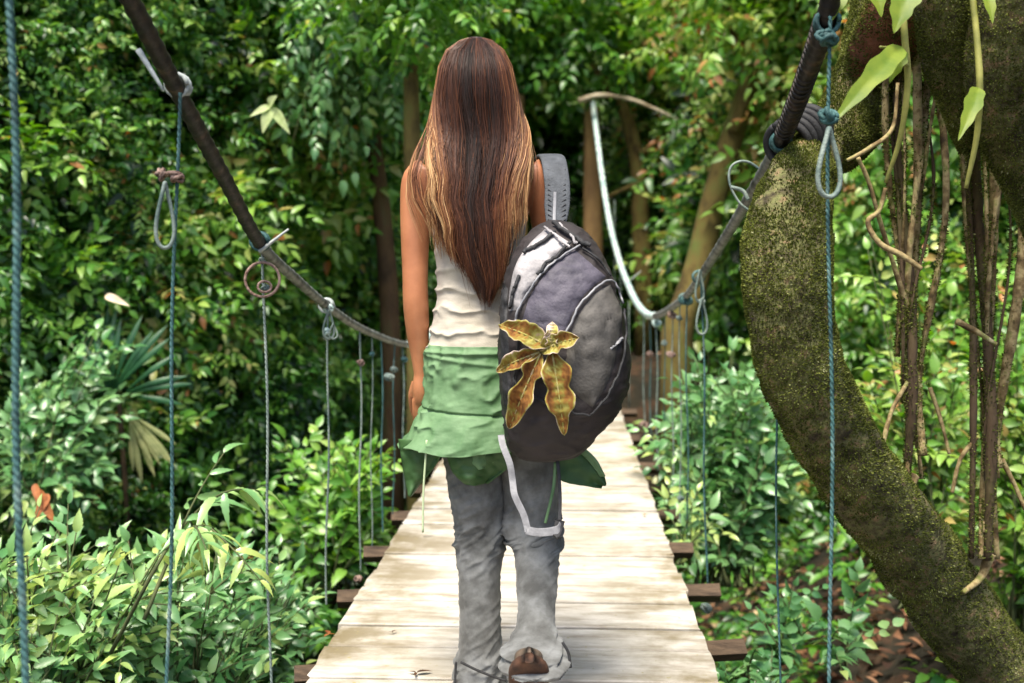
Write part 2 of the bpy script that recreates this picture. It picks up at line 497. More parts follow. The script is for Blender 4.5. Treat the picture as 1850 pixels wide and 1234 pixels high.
def add_leaves(mb, pos, dirv, up, L, Wd, tint, T=TL, droop=0.25):
    v, f3, f4 = T
    n = len(pos)
    x = nrm(dirv)
    z = nrm(up - x * np.sum(up * x, -1, keepdims=True))
    y = np.cross(z, x)
    L = np.broadcast_to(L, (n,))[:, None, None]
    Wd = np.broadcast_to(Wd, (n,))[:, None, None]
    dr = np.broadcast_to(droop, (n,))[:, None]
    tz = v[None, :, 2] * 1.0
    bend = -dr * v[None, :, 0] ** 2
    V = (pos[:, None, :] + x[:, None, :] * v[None, :, 0:1] * L + y[:, None, :] * v[None, :, 1:2] * Wd
         + z[:, None, :] * (tz[..., None] * Wd + bend[..., None] * L))
    off = (np.arange(n) * len(v))[:, None, None]
    F = [(f3[None] + off).reshape(-1, 3)]
    if len(f4): F.append((f4[None] + off).reshape(-1, 4))
    mb.add(V.reshape(-1, 3), F, np.repeat(np.broadcast_to(tint, (n,)), len(v)))


def sprays(mb, org, dr, up, length, nl, L, asp, tint, T=TL, jit=0.13, droop=0.3, spread=0.9, rng=RNG, twigs=None):
    """leafy twigs: nl leaves in alternating order along each twig"""
    n = len(org)
    length = np.broadcast_to(length, (n,))
    L = np.broadcast_to(L, (n,))
    tint = np.broadcast_to(tint, (n,))
    x = nrm(dr)
    z = nrm(up - x * np.sum(up * x, -1, keepdims=True))
    y = np.cross(z, x)
    for k in range(nl):
        s = (k + 0.6) / nl
        side = 1 if k % 2 else -1
        last = k == nl - 1
        p = org + x * (length * s)[:, None] + z * (-0.22 * length * s * s)[:, None]
        a = (0.05 if last else spread) * side + rng.uniform(-0.35, 0.35, n)
        d = x * np.cos(a)[:, None] + y * np.sin(a)[:, None] + z * rng.uniform(-0.45, 0.15, n)[:, None]
        u = z + rng.normal(0, 0.28, (n, 3))
        l = L * rng.uniform(0.7, 1.2, n) * (1 - 0.25 * s)
        add_leaves(mb, p, d, u, l, l * asp * rng.uniform(0.85, 1.15, n), np.clip(tint + rng.normal(0, jit, n), 0, 1), T,
                   droop * rng.uniform(0.5, 1.6, n))
    if twigs is not None:
        for i in range(n):
            t = np.linspace(0, 1, 5)[:, None]
            pts = org[i] + x[i] * length[i] * t - z[i] * 0.22 * length[i] * t * t
            twigs.tube(pts, np.linspace(0.0035, 0.0015, 5), 5)


# ------------------------------------------------------------------ ground and hillside
def ground_z(x, y):
    side = np.maximum(0, np.abs(x) - 1.0)
    z = -2.0 + 0.42 * side ** 1.15
    z = z + np.where(x > 0, 0.30 * np.clip(side, 0, 1.8), 0)
    end = np.clip((y - 10.2) / 3.0, 0, 1)
    end = end * end * (3 - 2 * end)
    z = z * (1 - end) + end * (-0.05 + 0.10 * np.maximum(0, np.abs(x) - 1.2) + 0.45 * np.maximum(0, y - 15))
    near = np.clip((-0.2 - y) / 2.0, 0, 1)
    z = z * (1 - near) + near * (-0.1)
    return z


gx, gy = np.meshgrid(np.linspace(-30, 30, 200), np.linspace(-10, 50, 200), indexing='ij')
gz = ground_z(gx, gy)
q = np.stack([gx, gy, gz * 0], -1)
gz = gz + 0.35 * (fbm(q, 0.9) - 0.5) * np.clip((np.abs(gx) - 0.9) * 1.5, 0, 1)
gz = np.minimum(gz, 12)
g = MB()
g.grid(np.stack([gx, gy, gz], -1)[:, ::1])
og = g.build('ground', M_soil)
tag(og, kind='structure')

# distance of the forest edge round the camera, by the pixel column it shows in
PX_K = [-2600, -900, -400, 0, 300, 600, 740, 900, 1100, 1200, 1350, 1550, 1850, 2300, 2900, 4500]
PX_D = [4.2, 5.2, 6.0, 7.0, 7.8, 9.5, 12.5, 17.5, 19.0, 15.5, 11.5, 9.0, 7.6, 6.6, 5.6, 4.4]


def edge_d(px):
    return np.interp(px, PX_K, PX_D)


def edge_point(px, z, dd=0.0):
    d = edge_d(px) + dd
    dir_h = FH[None] + RGT[None] * ((px - 925) / FPX)[:, None]
    p = CAM[None] + dir_h * d[:, None]
    p[:, 2] = z
    return p


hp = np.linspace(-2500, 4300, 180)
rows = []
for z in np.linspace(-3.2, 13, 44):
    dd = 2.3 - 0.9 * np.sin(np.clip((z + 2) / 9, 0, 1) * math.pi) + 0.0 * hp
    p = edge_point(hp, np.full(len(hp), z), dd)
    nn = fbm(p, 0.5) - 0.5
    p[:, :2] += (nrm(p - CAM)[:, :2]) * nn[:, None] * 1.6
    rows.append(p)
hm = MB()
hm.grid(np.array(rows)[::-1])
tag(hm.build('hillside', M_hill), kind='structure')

# ------------------------------------------------------------------ forest foliage (uncountable mass)
def clump_zone(name, label, pxr, yr, K, tint_fn, per=26, seed=1, rel=0.0135, ddr=(-0.9, 0.6), asp=0.46, rad=0.05):
    rng = np.random.default_rng(seed)
    mb = MB()
    px = rng.uniform(*pxr, K)
    py = rng.uniform(*yr, K)
    d = edge_d(px) + rng.uniform(ddr[0], ddr[1], K) * edge_d(px) / 9
    c = CAM[None] + d[:, None] * (FWD[None] + RGT[None] * ((px - 925) / FPX)[:, None] - UPV[None] * ((py - 617) / FPX)[:, None])
    keep = c[:, 2] > ground_z(c[:, 0], c[:, 1]) - 0.2
    c, d, px, py = c[keep], d[keep], px[keep], py[keep]
    K = len(c)
    tint = tint_fn(px, py, rng)
    size = rel * rng.choice([0.65, 0.85, 1.0, 1.5], K, p=[0.3, 0.35, 0.23, 0.12])
    out = nrm((CAM + [0, 0, 0.2] - c) * [1, 1, 0.25])
    rep = np.repeat
    n = per
    rnd = nrm(rng.normal(0, 1, (K, n, 3)))
    rnd = nrm(rnd + out[:, None] * 0.55 + np.array([0, 0, 0.25]))
    r = (rad * d)[:, None, None] * rng.uniform(0.35, 1.05, (K, n, 1))
    org = (c[:, None] + rnd * r * np.array([1, 1, 0.85])).reshape(-1, 3)
    dr = nrm(rnd + rng.normal(0, 0.35, (K, n, 3)) + np.array([0, 0, -0.15])).reshape(-1, 3)
    up = nrm(np.array([0, 0, 1.0]) + 0.75 * out[:, None] + rng.normal(0, 0.25, (K, n, 3))).reshape(-1, 3)
    L = rep(size * d, n)
    sprays(mb, org, dr, up, L * 2.6, 7, L, asp, rep(tint, n) + rng.normal(0, 0.03, K * n), rng=rng)
    o = mb.build(name, M_leaf)
    tag(o, label, 'foliage', None, 'stuff')
    return o


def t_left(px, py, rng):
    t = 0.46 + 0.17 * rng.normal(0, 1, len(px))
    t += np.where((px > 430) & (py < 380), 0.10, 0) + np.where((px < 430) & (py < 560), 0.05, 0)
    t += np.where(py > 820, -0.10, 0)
    t = np.where(rng.random(len(px)) < 0.06, 0.72, t)  # stray pale clumps paint highlights among the leaves
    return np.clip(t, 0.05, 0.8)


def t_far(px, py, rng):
    return np.clip(0.42 + 0.15 * rng.normal(0, 1, len(px)) + np.where(py < 130, 0.22, 0), 0.05, 0.8)  # lighter tint stands in for light this recess lacks


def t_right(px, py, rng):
    t = 0.58 + 0.16 * rng.normal(0, 1, len(px)) + np.where(py < 330, 0.12, 0) - np.where(py > 880, 0.18, 0)  # the stronger light on this bank is put into the leaf tint
    t = np.where((rng.random(len(px)) < 0.22) & (py < 330) & (px > 1250), rng.choice([0.8, 0.88, 0.93], len(px)), t)  # sun spots painted as pale, dry-coloured leaf clumps
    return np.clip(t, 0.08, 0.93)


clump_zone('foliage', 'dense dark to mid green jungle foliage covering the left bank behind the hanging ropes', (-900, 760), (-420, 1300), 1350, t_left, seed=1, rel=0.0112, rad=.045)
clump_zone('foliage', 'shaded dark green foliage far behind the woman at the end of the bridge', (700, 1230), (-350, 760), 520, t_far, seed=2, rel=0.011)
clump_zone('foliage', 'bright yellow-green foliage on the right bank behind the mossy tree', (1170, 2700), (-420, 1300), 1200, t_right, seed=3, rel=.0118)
# darker inner foliage filling the gaps
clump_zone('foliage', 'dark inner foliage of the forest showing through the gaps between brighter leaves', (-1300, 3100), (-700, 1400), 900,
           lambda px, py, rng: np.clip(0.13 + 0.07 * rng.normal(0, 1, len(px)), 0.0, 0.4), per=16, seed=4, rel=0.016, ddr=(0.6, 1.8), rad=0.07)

# undergrowth on the ravine floor
def undergrowth(name, label, n, xr, yr, tint0, seed, size=0.10, hr=(0.05, 0.5)):
    rng = np.random.default_rng(seed)
    x = rng.uniform(*xr, n)
    y = rng.uniform(*yr, n)
    k = fbm(np.stack([x, y, x * 0], -1), 1.1) > 0.46
    x, y = x[k], y[k]
    z = ground_z(x, y) + rng.uniform(*hr, len(x))
    o = np.stack([x, y, z], -1)
    a = rng.uniform(0, 2 * math.pi, len(x))
    d = np.stack([np.cos(a), np.sin(a), rng.uniform(-0.1, 0.7, len(x))], -1)
    mb = MB()
    tt = np.clip(tint0 + 0.10 * rng.normal(0, 1, len(x)) + 0.3 * (fbm(o, 0.8) - 0.5), 0, 0.8)
    sprays(mb, o, d, np.array([0, 0, 1.0]) + rng.normal(0, 0.2, (len(x), 3)), size * 2.6, 7, size * rng.uniform(0.6, 1.4, len(x)), 0.5, tt, rng=rng)
    tag(mb.build(name, M_leaf), label, 'undergrowth', None, 'stuff')


undergrowth('undergrowth', 'low dark green undergrowth on the ravine floor left of the bridge', 4200, (-7, -0.75), (2.0, 11), 0.24, 21)
undergrowth('undergrowth', 'patchy green undergrowth on the slope right of the bridge', 3000, (0.8, 7), (2.6, 11), 0.36, 22, 0.085, (0.02, 0.35))


# fallen leaves on the right slope
rng = np.random.default_rng(31)
n = 5000
x = rng.uniform(0.7, 5, n); y = rng.uniform(2.2, 9, n)
o_ = np.stack([x, y, ground_z(x, y) + rng.uniform(-0.02, 0.12, n)], -1)
a = rng.uniform(0, 6.28, n)
lm = MB()
add_leaves(lm, o_, np.stack([np.cos(a), np.sin(a), rng.normal(0, .2, n)], -1), np.array([0, 0, 1.0]) + rng.normal(0, .4, (n, 3)),
           rng.uniform(.06, .13, n), rng.uniform(.03, .06, n), rng.uniform(0, 1, n))
M_litter = mat('leaf_litter', [(0, (0.03, 0.012, 0.006, 1)), (0.5, (0.13, 0.055, 0.025, 1)), (0.85, (0.30, 0.15, 0.08, 1)), (1, (0.5, 0.38, 0.22, 1))], attr=True, mixattr=0.1, rough=0.7)
tag(lm.build('leaf_litter', M_litter), 'brown fallen leaves covering the slope below the mossy tree', 'leaf litter', None, 'stuff')

# ------------------------------------------------------------------ individual trees of the background
def tree(label, pts, wid, d, m, crown_px, tint=0.35, seed=1, cat='tree', cn=60, branches=()):
    """pts: pixel polyline from foot to top at distance d; wid: pixel widths"""
    rng = np.random.default_rng(seed)
    arr = cr([list(p) + [w] for p, w in zip(pts, wid)], 26)
    wp = np.array([W(a[0], a[1], d) for a in arr])
    foot = wp[0].copy(); foot[2] = min(ground_z(foot[0], foot[1]), foot[2]) - 0.1
    wp = np.vstack([foot, wp])
    rr = np.concatenate([[arr[0][2] * 1.25], arr[:, 2]]) * d / FPX / 2
    t = empty('tree', foot, label, cat)
    MB().tube(wp, rr, 14, noise=0.22, ns=3).build('trunk', m, t)
    for bp, bw in branches:
        ba = cr([list(p) + [bw * (1 - 0.5 * i / len(bp))] for i, p in enumerate(bp)], 14)
        MB().tube(np.array([W(a[0], a[1], d - 0.1) for a in ba]), ba[:, 2] * d / FPX / 2, 8, noise=0.25, ns=5).build('branch', m, t)
    cx, cy, rx, ry = crown_px
    K = cn
    c = np.array([W(cx + rng.uniform(-rx, rx), cy + rng.uniform(-ry, ry), d + rng.uniform(-0.8, 0.5)) for _ in range(K)])
    n = 10
    rnd = nrm(rng.normal(0, 1, (K, n, 3)))
    org = (c[:, None] + rnd * 0.03 * d).reshape(-1, 3)
    mb = MB()
    sprays(mb, org, rnd.reshape(-1, 3), np.array([0, 0, 1.0]) + rng.normal(0, 0.5, (K * n, 3)), 0.035 * d, 7, 0.013 * d, 0.48,
           np.repeat(np.clip(tint + rng.normal(0, .08, K), 0, 1), n), rng=rng)
    mb.build('crown', M_leaf, t)
    return t


tree('slim brown tree trunk standing in the foliage just left of the woman', [(708, 640), (700, 500), (690, 380), (672, 220), (668, 60), (660, -120)], [38, 35, 31, 27, 22, 18], 8.8, M_barkbrown, (640, 20, 130, 150), 0.36, 41)
tree('pale yellowish mossy trunk rising close behind the left side of her head', [(752, 560), (748, 400), (744, 240), (742, 120), (738, 20), (730, -150)], [34, 32, 30, 28, 24, 18], 6.9, M_barkyel, (735, -60, 110, 90), 0.5, 42)
tree('leaning ochre trunk between the pale handrail and the mossy tree', [(1225, 600), (1262, 480), (1290, 360), (1325, 240), (1370, 110), (1420, -40), (1450, -160)], [58, 50, 46, 42, 38, 32, 26], 9.8, M_barkyel,
     (1380, -20, 160, 120), 0.62, 43, branches=[([(1325, 240), (1350, 150), (1330, 60), (1300, -30)], 26)])
tree('thin dark trunk right of the wooden end post with a crooked side branch', [(1165, 560), (1158, 420), (1152, 300), (1120, 180), (1060, 120), (1000, 60)], [34, 32, 28, 24, 22, 16], 13.3, M_barkyel, (1000, 20, 120, 70), 0.42, 44,
     branches=[([(1156, 280), (1200, 250), (1250, 215), (1290, 190)], 14), ([(1154, 330), (1110, 350), (1060, 372)], 10)])
tree('dark reddish trunk at the far left edge behind the thick rope', [(8, 900), (12, 700), (6, 520), (14, 380), (20, 200), (10, 0), (5, -160)], [60, 54, 48, 44, 40, 34, 26], 7.4, M_barkred, (-40, -60, 160, 110), 0.3, 45)
tree('dark slender trunk hidden in leaves between the left handrail and the woman', [(420, 760), (432, 600), (428, 420), (405, 240), (398, 100), (380, -100)], [30, 28, 26, 22, 20, 14], 8.4, M_bark, (420, -20, 140, 90), 0.4, 46)

# pale dead branch behind the end post
bpth = cr([(1045, 182), (1085, 172), (1140, 180), (1190, 200), (1240, 224)], 20)
bt = MB().tube(np.array([W(a[0], a[1], 12.4) for a in bpth]), np.linspace(0.030, 0.014, 20), 8, noise=0.3, ns=8).build('fallen_branch', mat('bleached_wood', [(0.35, (0.25, 0.18, 0.10, 1)), (0.65, (0.60, 0.52, 0.38, 1))], scale=6, rough=0.8))
tag(bt, 'bleached dead branch reaching right from the top of the wooden end post', 'branch')

# ------------------------------------------------------------------ the footbridge
bridge = empty('footbridge', (0, 0, 0), 'narrow wooden plank suspension footbridge with rope hangers and sagging handrail cables', 'footbridge')
HALF = 0.542
bounds = [-0.6, -0.25, 0.1, 0.45, 0.8, 1.2, 1.55, 1.95, 2.4, 2.82, 3.24, 3.50, 3.64, 4.07, 4.31, 4.82, 4.99]
while bounds[-1] < 12.6:
    bounds.append(bounds[-1] + random.choice([0.2, 0.28, 0.36, 0.45]))
fine = []
for a, b in zip(bounds[:-1], bounds[1:]):      # wide steps hold two boards laid close together
    fine.append((a, True))
    if b - a > 0.30: fine.append((a + (b - a) * random.uniform(.42, .6), False))
fine.append((bounds[-1], True))
rng = np.random.default_rng(77)
for (a, wa), (b, wb) in zip(fine[:-1], fine[1:]):
    nx, ny = 34, 5
    xl, xr = -HALF + rng.uniform(-.006, .006), HALF + rng.uniform(-.006, .006)
    X = np.linspace(xl, xr, nx)
    edge_a = 0.006 * (noise3(np.stack([X * 6, X * 0 + a * 9, X * 0], -1)) - 0.5)
    edge_b = 0.006 * (noise3(np.stack([X * 6, X * 0 + b * 9, X * 0 + 3], -1)) - 0.5)
    ga, gb = (.018 if wa else .005), (.018 if wb else .005)
    tilt, dz = rng.uniform(-.008, .008), rng.uniform(-.004, .004)
    prof = [(0, -.042), (0, -.004), (0.012, 0.0), (0.35, 0.001), (0.65, 0.001), (0.988, 0.0), (1, -.004), (1, -.042)]
    V = np.zeros((nx, len(prof), 3))
    for k, (u, z) in enumerate(prof):
        ya, yb = a + ga / 2 + edge_a, b - gb / 2 + edge_b
        V[:, k, 0] = X
        V[:, k, 1] = ya + (yb - ya) * u
        V[:, k, 2] = z + dz + tilt * (u - .5) + 0.004 * (noise3(np.stack([X * 3, V[:, k, 1] * 3, X * 0], -1)) - .5)
    V[0, :, 0] += rng.uniform(-.006, .006, len(prof)); V[-1, :, 0] += rng.uniform(-.006, .006, len(prof))
    mb = MB(); mb.grid(V, closed=True)
    mb.fs.append(np.arange(len(prof))[None, :]); mb.fs.append((np.arange(len(prof))[::-1] + (nx - 1) * len(prof))[None, :])
    mb.build('plank', M_deck, bridge, smooth=False)

# stringers below the boards
for sx in (-0.42, 0.42):
    MB().box((sx, 5.9, -0.165), 0.07, 13.4, 0.08).build('stringer', M_beam, bridge, False)

RAILX = 0.65
# handrails as catenaries measured along the bridge: (y, z)
left_rail = [(-RAILX - .02, 0.9, 2.25), (-RAILX, 1.55, 1.83), (-RAILX, 1.98, 1.560), (-RAILX, 2.25, 1.432), (-RAILX, 2.85, 1.140), (-RAILX, 3.73, 0.930), (-RAILX, 5.5, 0.690), (-RAILX, 7.3, 0.68), (-0.63, 9.5, 1.02), (-0.58, 11.2, 1.75), (-0.46, 12.9, 3.0)]


def rail_pt(px, py, X):
    """point on the vertical plane x = X seen at px, py"""
    dirv = FWD + RGT * (px - 925) / FPX - UPV * (py - 617) / FPX
    return CAM + dirv * (X - CAM[0]) / dirv[0]


rp = [rail_pt(x, y, RAILX) for x, y in [(1512, -60), (1486, 60), (1452, 150), (1412, 250), (1345, 372), (1300, 446), (1262, 505), (1232, 542), (1184, 571)]]
lp = [rail_pt(x, y, -RAILX) for x, y in [(130, -190), (230, -10), (325, 172), (400, 312), (470, 440), (532, 502), (600, 560), (662, 598), (735, 622)]]
# far ends rise to the posts
far = [W(1158, 558, 7.6), W(1138, 522, 8.8), W(1118, 468, 10.0), W(1101, 400, 11.0), W(1088, 320, 11.8), W(1079, 250, 12.3), W(1071, 186, 12.7)]
lfar = [p * [-1, 1, 1] for p in far]
lmid = [np.array([-RAILX, 6.4, 0.66])]


def rail(pts, segs):
    """segs = [(i0, i1, radius0, radius1, material)] over one smooth curve"""
    n = 30
    for i0, i1, r0, r1, m in segs:
        sub = cr(np.array(pts), (len(pts) - 1) * n + 1)[i0 * n:i1 * n + 1]
        k = len(sub)
        rad = np.linspace(r0, r1, k) * (1 + 0.06 * np.sin(np.arange(k) * 1.7))
        MB().tube(sub, rad, 12, noise=0.06, ns=60).build('handrail', m, bridge)


rail(lp + lmid + lfar, [(0, 4, 0.0180, 0.0170, M_rubber), (4, 8, 0.0150, 0.0145, M_cable), (8, 9, .016, .018, M_pale), (9, 16, 0.018, 0.030, M_pale)])
rail(rp + far, [(0, 3, 0.020, 0.019, M_rubber), (3, 7, 0.0165, 0.0155, M_cable), (7, 8, 0.017, 0.020, M_cable), (8, 15, 0.0225, 0.030, M_pale)])

# spiral wrapping of the hose on the right
def spiral(pts, r, turns, rad, m, name='rope_wrap', parent=None):
    s = cr(np.array(pts), turns * 10)
    T = nrm(np.gradient(s, axis=0))
    N = nrm(np.cross(T, [0, 0, 1.0])); B = np.cross(T, N)
    a = np.arange(len(s)) / 10 * 2 * math.pi
    c = s + r * (N * np.cos(a)[:, None] + B * np.sin(a)[:, None])
    return MB().tube(c, rad, 5).build(name, m, parent or bridge)


spiral([rail_pt(x, y, RAILX) for x, y in [(1492, 30), (1452, 150), (1416, 243)]], 0.020, 26, 0.0042, M_rubber)


def loop_pts(px, py0, py1, wpx, d, n=40, tw=0.0):
    """teardrop hanging loop"""
    t = np.linspace(0, 2 * math.pi, n)
    out = []
    for a in t:
        h = (1 - math.cos(a)) / 2
        x = px + abs(wpx) / 2 * math.sin(a) * ((0.15 + 0.95 * h) if wpx > 0 else 1)
        out.append(W(x, py0 + (py1 - py0) * h, d + tw * math.sin(a)))
    return np.array(out)


def knot(mb, px, py, d, s):
    c = W(px, py, d)
    for k in range(5):
        t = np.linspace(0, 2 * math.pi, 18)
        ax = rng.normal(0, 1, 3); ax = nrm(ax)
        u = nrm(np.cross(ax, [0.3, 0.2, 1])); v = np.cross(ax, u)
        mb.tube(c + s * (u * np.cos(t)[:, None] + v * np.sin(t)[:, None] * 0.7) + rng.normal(0, s * .15, 3), s * 0.30, 6)


def hanger(px0, px1, top, bot, d, rad, m, loop=None, kn=None, lm=None, km=None):
    """vertical rope from the handrail down to the cross beam, tied with knots and loops"""
    n = 34
    t = np.linspace(0, 1, n)
    pts = np.array([W(px0 + (px1 - px0) * u, top + (bot - top) * u, d) for u in t])
    pts[:, 0] += 0.004 * np.sin(t * 9 + px0)
    # two-strand twist
    root = MB()
    for ph in (0, math.pi):
        tt = np.linspace(0, 1, 640)
        c = np.stack([np.interp(tt, t, pts[:, k]) for k in range(3)], -1)
        a = tt * np.linalg.norm(pts[-1] - pts[0]) / 0.026 * 2 * math.pi + ph
        c[:, 0] += rad * 0.34 * np.cos(a); c[:, 1] += rad * 0.34 * np.sin(a)
        root.tube(c, rad * 0.66, 6)
    h = root.build('hanger_rope', m, bridge)
    if loop:
        for (lx, y0, y1, w, r) in loop:
            MB().tube(loop_pts(lx, y0, y1, w, d - 0.03, tw=0.01), r, 8).build('rope_loop', lm or m, h)
    if kn:
        for (kx, ky, s) in kn:
            k = MB(); knot(k, kx, ky, d - 0.01, s); k.build('knot', km or m, h)
    return h


hanger(18, 44, -60, 1330, 1.58, 0.0062, M_rope)
hanger(322, 300, 168, 1330, 2.19, 0.0042, M_rope, loop=[(298, 330, 448, 44, 0.0040)], kn=[(294, 316, 0.013), (318, 318, 0.013)], lm=M_ropegrey, km=M_knot)
hanger(476, 489, 448, 1262, 2.91, 0.0042, M_ropegrey, loop=[(474, 474, 536, -62, 0.0038), (478, 508, 528, -24, 0.0035)], kn=[(480, 520, 0.011), (474, 470, 0.008)], lm=M_knot, km=M_ropegrey)
hanger(594, 590, 555, 1092, 3.64, 0.0040, M_ropegrey, loop=[(594, 560, 612, 26, 0.004), (602, 585, 612, 20, .003)], kn=[(594, 556, 0.014), (592, 600, 0.012)], lm=M_ropegrey, km=M_pale)
hanger(652, 650, 594, 1030, 4.23, 0.0040, M_ropegrey, kn=[(652, 655, 0.012), (648, 1046, 0.014)], km=M_knot)
hanger(690, 690, 608, 962, 4.75, 0.0040, M_rope, kn=[(702, 680, 0.018)], km=M_ropegrey)
hanger(728, 730, 618, 900, 5.36, 0.0040, M_ropegrey, kn=[(730, 650, 0.014)], km=M_rope)
hanger(1498, 1502, 30, 1340, 2.15, 0.0043, M_rope, loop=[(1498, 232, 356, 54, 0.0050)], kn=[(1497, 210, 0.016), (1496, 70, 0.016)], lm=M_ropegrey, km=M_rope)
hanger(1400, 1408, 270, 1290, 2.72, 0.0032, M_rope)
hanger(1268, 1277, 490, 1076, 4.05, 0.0044, M_rope, loop=[(1268, 540, 604, 26, 0.0045), (1264, 488, 546, 20, 0.004)], kn=[(1268, 545, 0.012), (1275, 1098, 0.018)], lm=M_ropegrey, km=M_ropegrey)
hanger(1240, 1243, 534, 985, 4.72, 0.0036, M_rope, kn=[(1240, 542, 0.022)], km=M_rope)
hanger(1214, 1216, 552, 920, 5.33, 0.0036, M_ropegrey, kn=[(1212, 640, 0.018), (1214, 570, 0.018)], km=M_knot)
hanger(1186, 1188, 571, 850, 6.25, 0.0045, M_ropegrey, kn=[(1186, 585, 0.022)], km=M_pale)
hanger(1200, 1202, 560, 880, 5.8, 0.0034, M_rope, kn=[(1200, 620, 0.014)], km=M_ropegrey)
hanger(1228, 1230, 545, 950, 5.0, 0.0032, M_ropegrey, kn=[(1228, 575, 0.013), (1229, 900, .013)], km=M_ropegrey)
hanger(1174, 1176, 566, 815, 6.8, 0.0040, M_rope, kn=[(1174, 640, 0.018)], km=M_knot)
hanger(712, 711, 612, 930, 5.05, 0.0032, M_rope, kn=[(712, 668, 0.014)], km=M_ropegrey)
hanger(672, 671, 602, 995, 4.5, 0.0030, M_ropegrey, kn=[(672, 640, 0.010)], km=M_rope)
hanger(1162, 1164, 562, 790, 7.3, 0.0048, M_ropegrey, kn=[(1162, 770, 0.026)], km=M_knot)
for yy, zz in ((8.6, 0.78), (9.9, 1.05), (11.2, 1.7)):
    for sgn in (-1, 1):
        pts = np.array([[sgn * 0.63, yy, zz], [sgn * 0.64, yy, -0.09]])
        MB().tube(cr(pts, 6), 0.004, 6).build('hanger_rope', M_ropegrey, bridge)

# rope wraps and spikes on the rails
for px, py, X in ((322, 155, -RAILX), (470, 436, -RAILX), (590, 552, -RAILX), (1262, 500, RAILX), (1236, 540, RAILX), (1410, 256, RAILX), (1494, 40, RAILX)):
    c = rail_pt(px, py, X)
    t = np.linspace(0, 4 * 2 * math.pi, 60)
    mb = MB()
    mb.tube(np.stack([c[0] + 0.022 * np.cos(t), c[1] + np.linspace(-.012, .012, 60), c[2] + 0.022 * np.sin(t)], -1), 0.005, 6)
    mb.build('rope_wrap', M_white if px in (322, 590) else M_rope, bridge)
for a, b, X in (((468, 455), (520, 415), -RAILX), ((250, 90), (292, 158), -RAILX), ((1140, 505), (1158, 490), RAILX)):
    p0 = rail_pt(*a, X); p1 = p0 + (W(*b, 1) - W(*a, 1)) * np.linalg.norm(p0 - CAM)
    MB().tube(cr([p0, p1], 6), np.linspace(.006, .003, 6), 6).build('cable_end', M_white, bridge)
# stiff wire loop beside the mossy trunk
MB().tube(np.array([W(a, b, 2.9) for a, b in cr([(1392, 320), (1350, 292), (1322, 300), (1318, 330), (1335, 365), (1360, 385)], 30)]), 0.0035, 8).build('wire_loop', M_ropegrey, bridge)
MB().tube(np.array([W(a, b, 2.9) for a, b in cr([(1320, 338), (1342, 345), (1352, 362)], 12)]), 0.0055, 8).build('wire_loop', M_ropegrey, bridge)

# cross beams whose ends stick out beyond the boards
for yl, yr, l, r_ in ((1.6, 1.6, .70, .72), (2.2, 2.25, .71, .74), (3.05, 3.34, .634, .684), (3.78, 3.92, .66, .69), (4.37, 4.50, .675, .66), (5.0, 5.1, .66, .66), (5.6, 5.7, .66, .67), (6.25, 6.3, .67, .68), (7.3, 7.3, .70, .70), (8.6, 8.6, .7, .7), (9.9, 9.9, .7, .7), (11.2, 11.2, .7, .7), (12.3, 12.3, .7, .7)):
    mb = MB()
    mb.tube(cr([(-l, yl, -.088), (0, (yl + yr) / 2, -.084), (r_, yr, -.088)], 16), np.full(16, .034) , 4, noise=.10, ns=14)
    mb.build('cross_beam', M_beam, bridge, False)

# end posts: the right one shows beside the backpack
for sgn, lab in ((1, 'ochre wooden post at the far end of the bridge right of the backpack strap'), (-1, 'wooden post at the far end of the bridge hidden behind her hair')):
    b0 = W(1068, 700, 12.95); t0 = W(1068, 172, 12.95)
    if sgn < 0: b0, t0 = b0 * [-1, 1, 1], t0 * [-1, 1, 1]
    b0[2] = -0.2
    pts = cr([b0, (b0 + t0) / 2 + [0.02, 0, 0], t0], 30)
    p = MB().tube(pts, np.linspace(0.145, 0.085, 30), 16, noise=0.10, ns=4).build('wooden_post', M_post)
    tag(p, lab, 'post')

# ------------------------------------------------------------------ mossy leaning tree on the right
mt = empty('mossy_tree', W(1850, 1300, 3.3), 'thick mossy leaning tree trunk curving up beside the right handrail', 'tree')
trunk_px = [(2010, 1450, 165, 3.3), (1880, 1300, 158, 3.15), (1757, 1145, 140, 3.0), (1658, 1010, 140, 2.85), (1560, 870, 143, 2.65), (1483, 745, 147, 2.52), (1437, 620, 149, 2.46), (1422, 500, 148, 2.46),
            (1424, 400, 140, 2.52), (1445, 330, 118, 2.62), (1480, 275, 100, 2.74), (1530, 235, 118, 2.84), (1568, 150, 125, 2.92), (1590, 60, 118, 3.0), (1600, -60, 115, 3.05), (1610, -220, 110, 3.1)]


def px_tube(pl, n=60, sides=48, noise=0.12, ns=9, cap=True):
    a = cr(pl, n)
    pts = np.array([W(r[0], r[1], r[3]) for r in a])
    rad = a[:, 2] * a[:, 3] / FPX / 2
    mb = MB(); mb.tube(pts, rad, sides, noise=noise, ns=ns, cap=cap)
    return mb, pts, rad


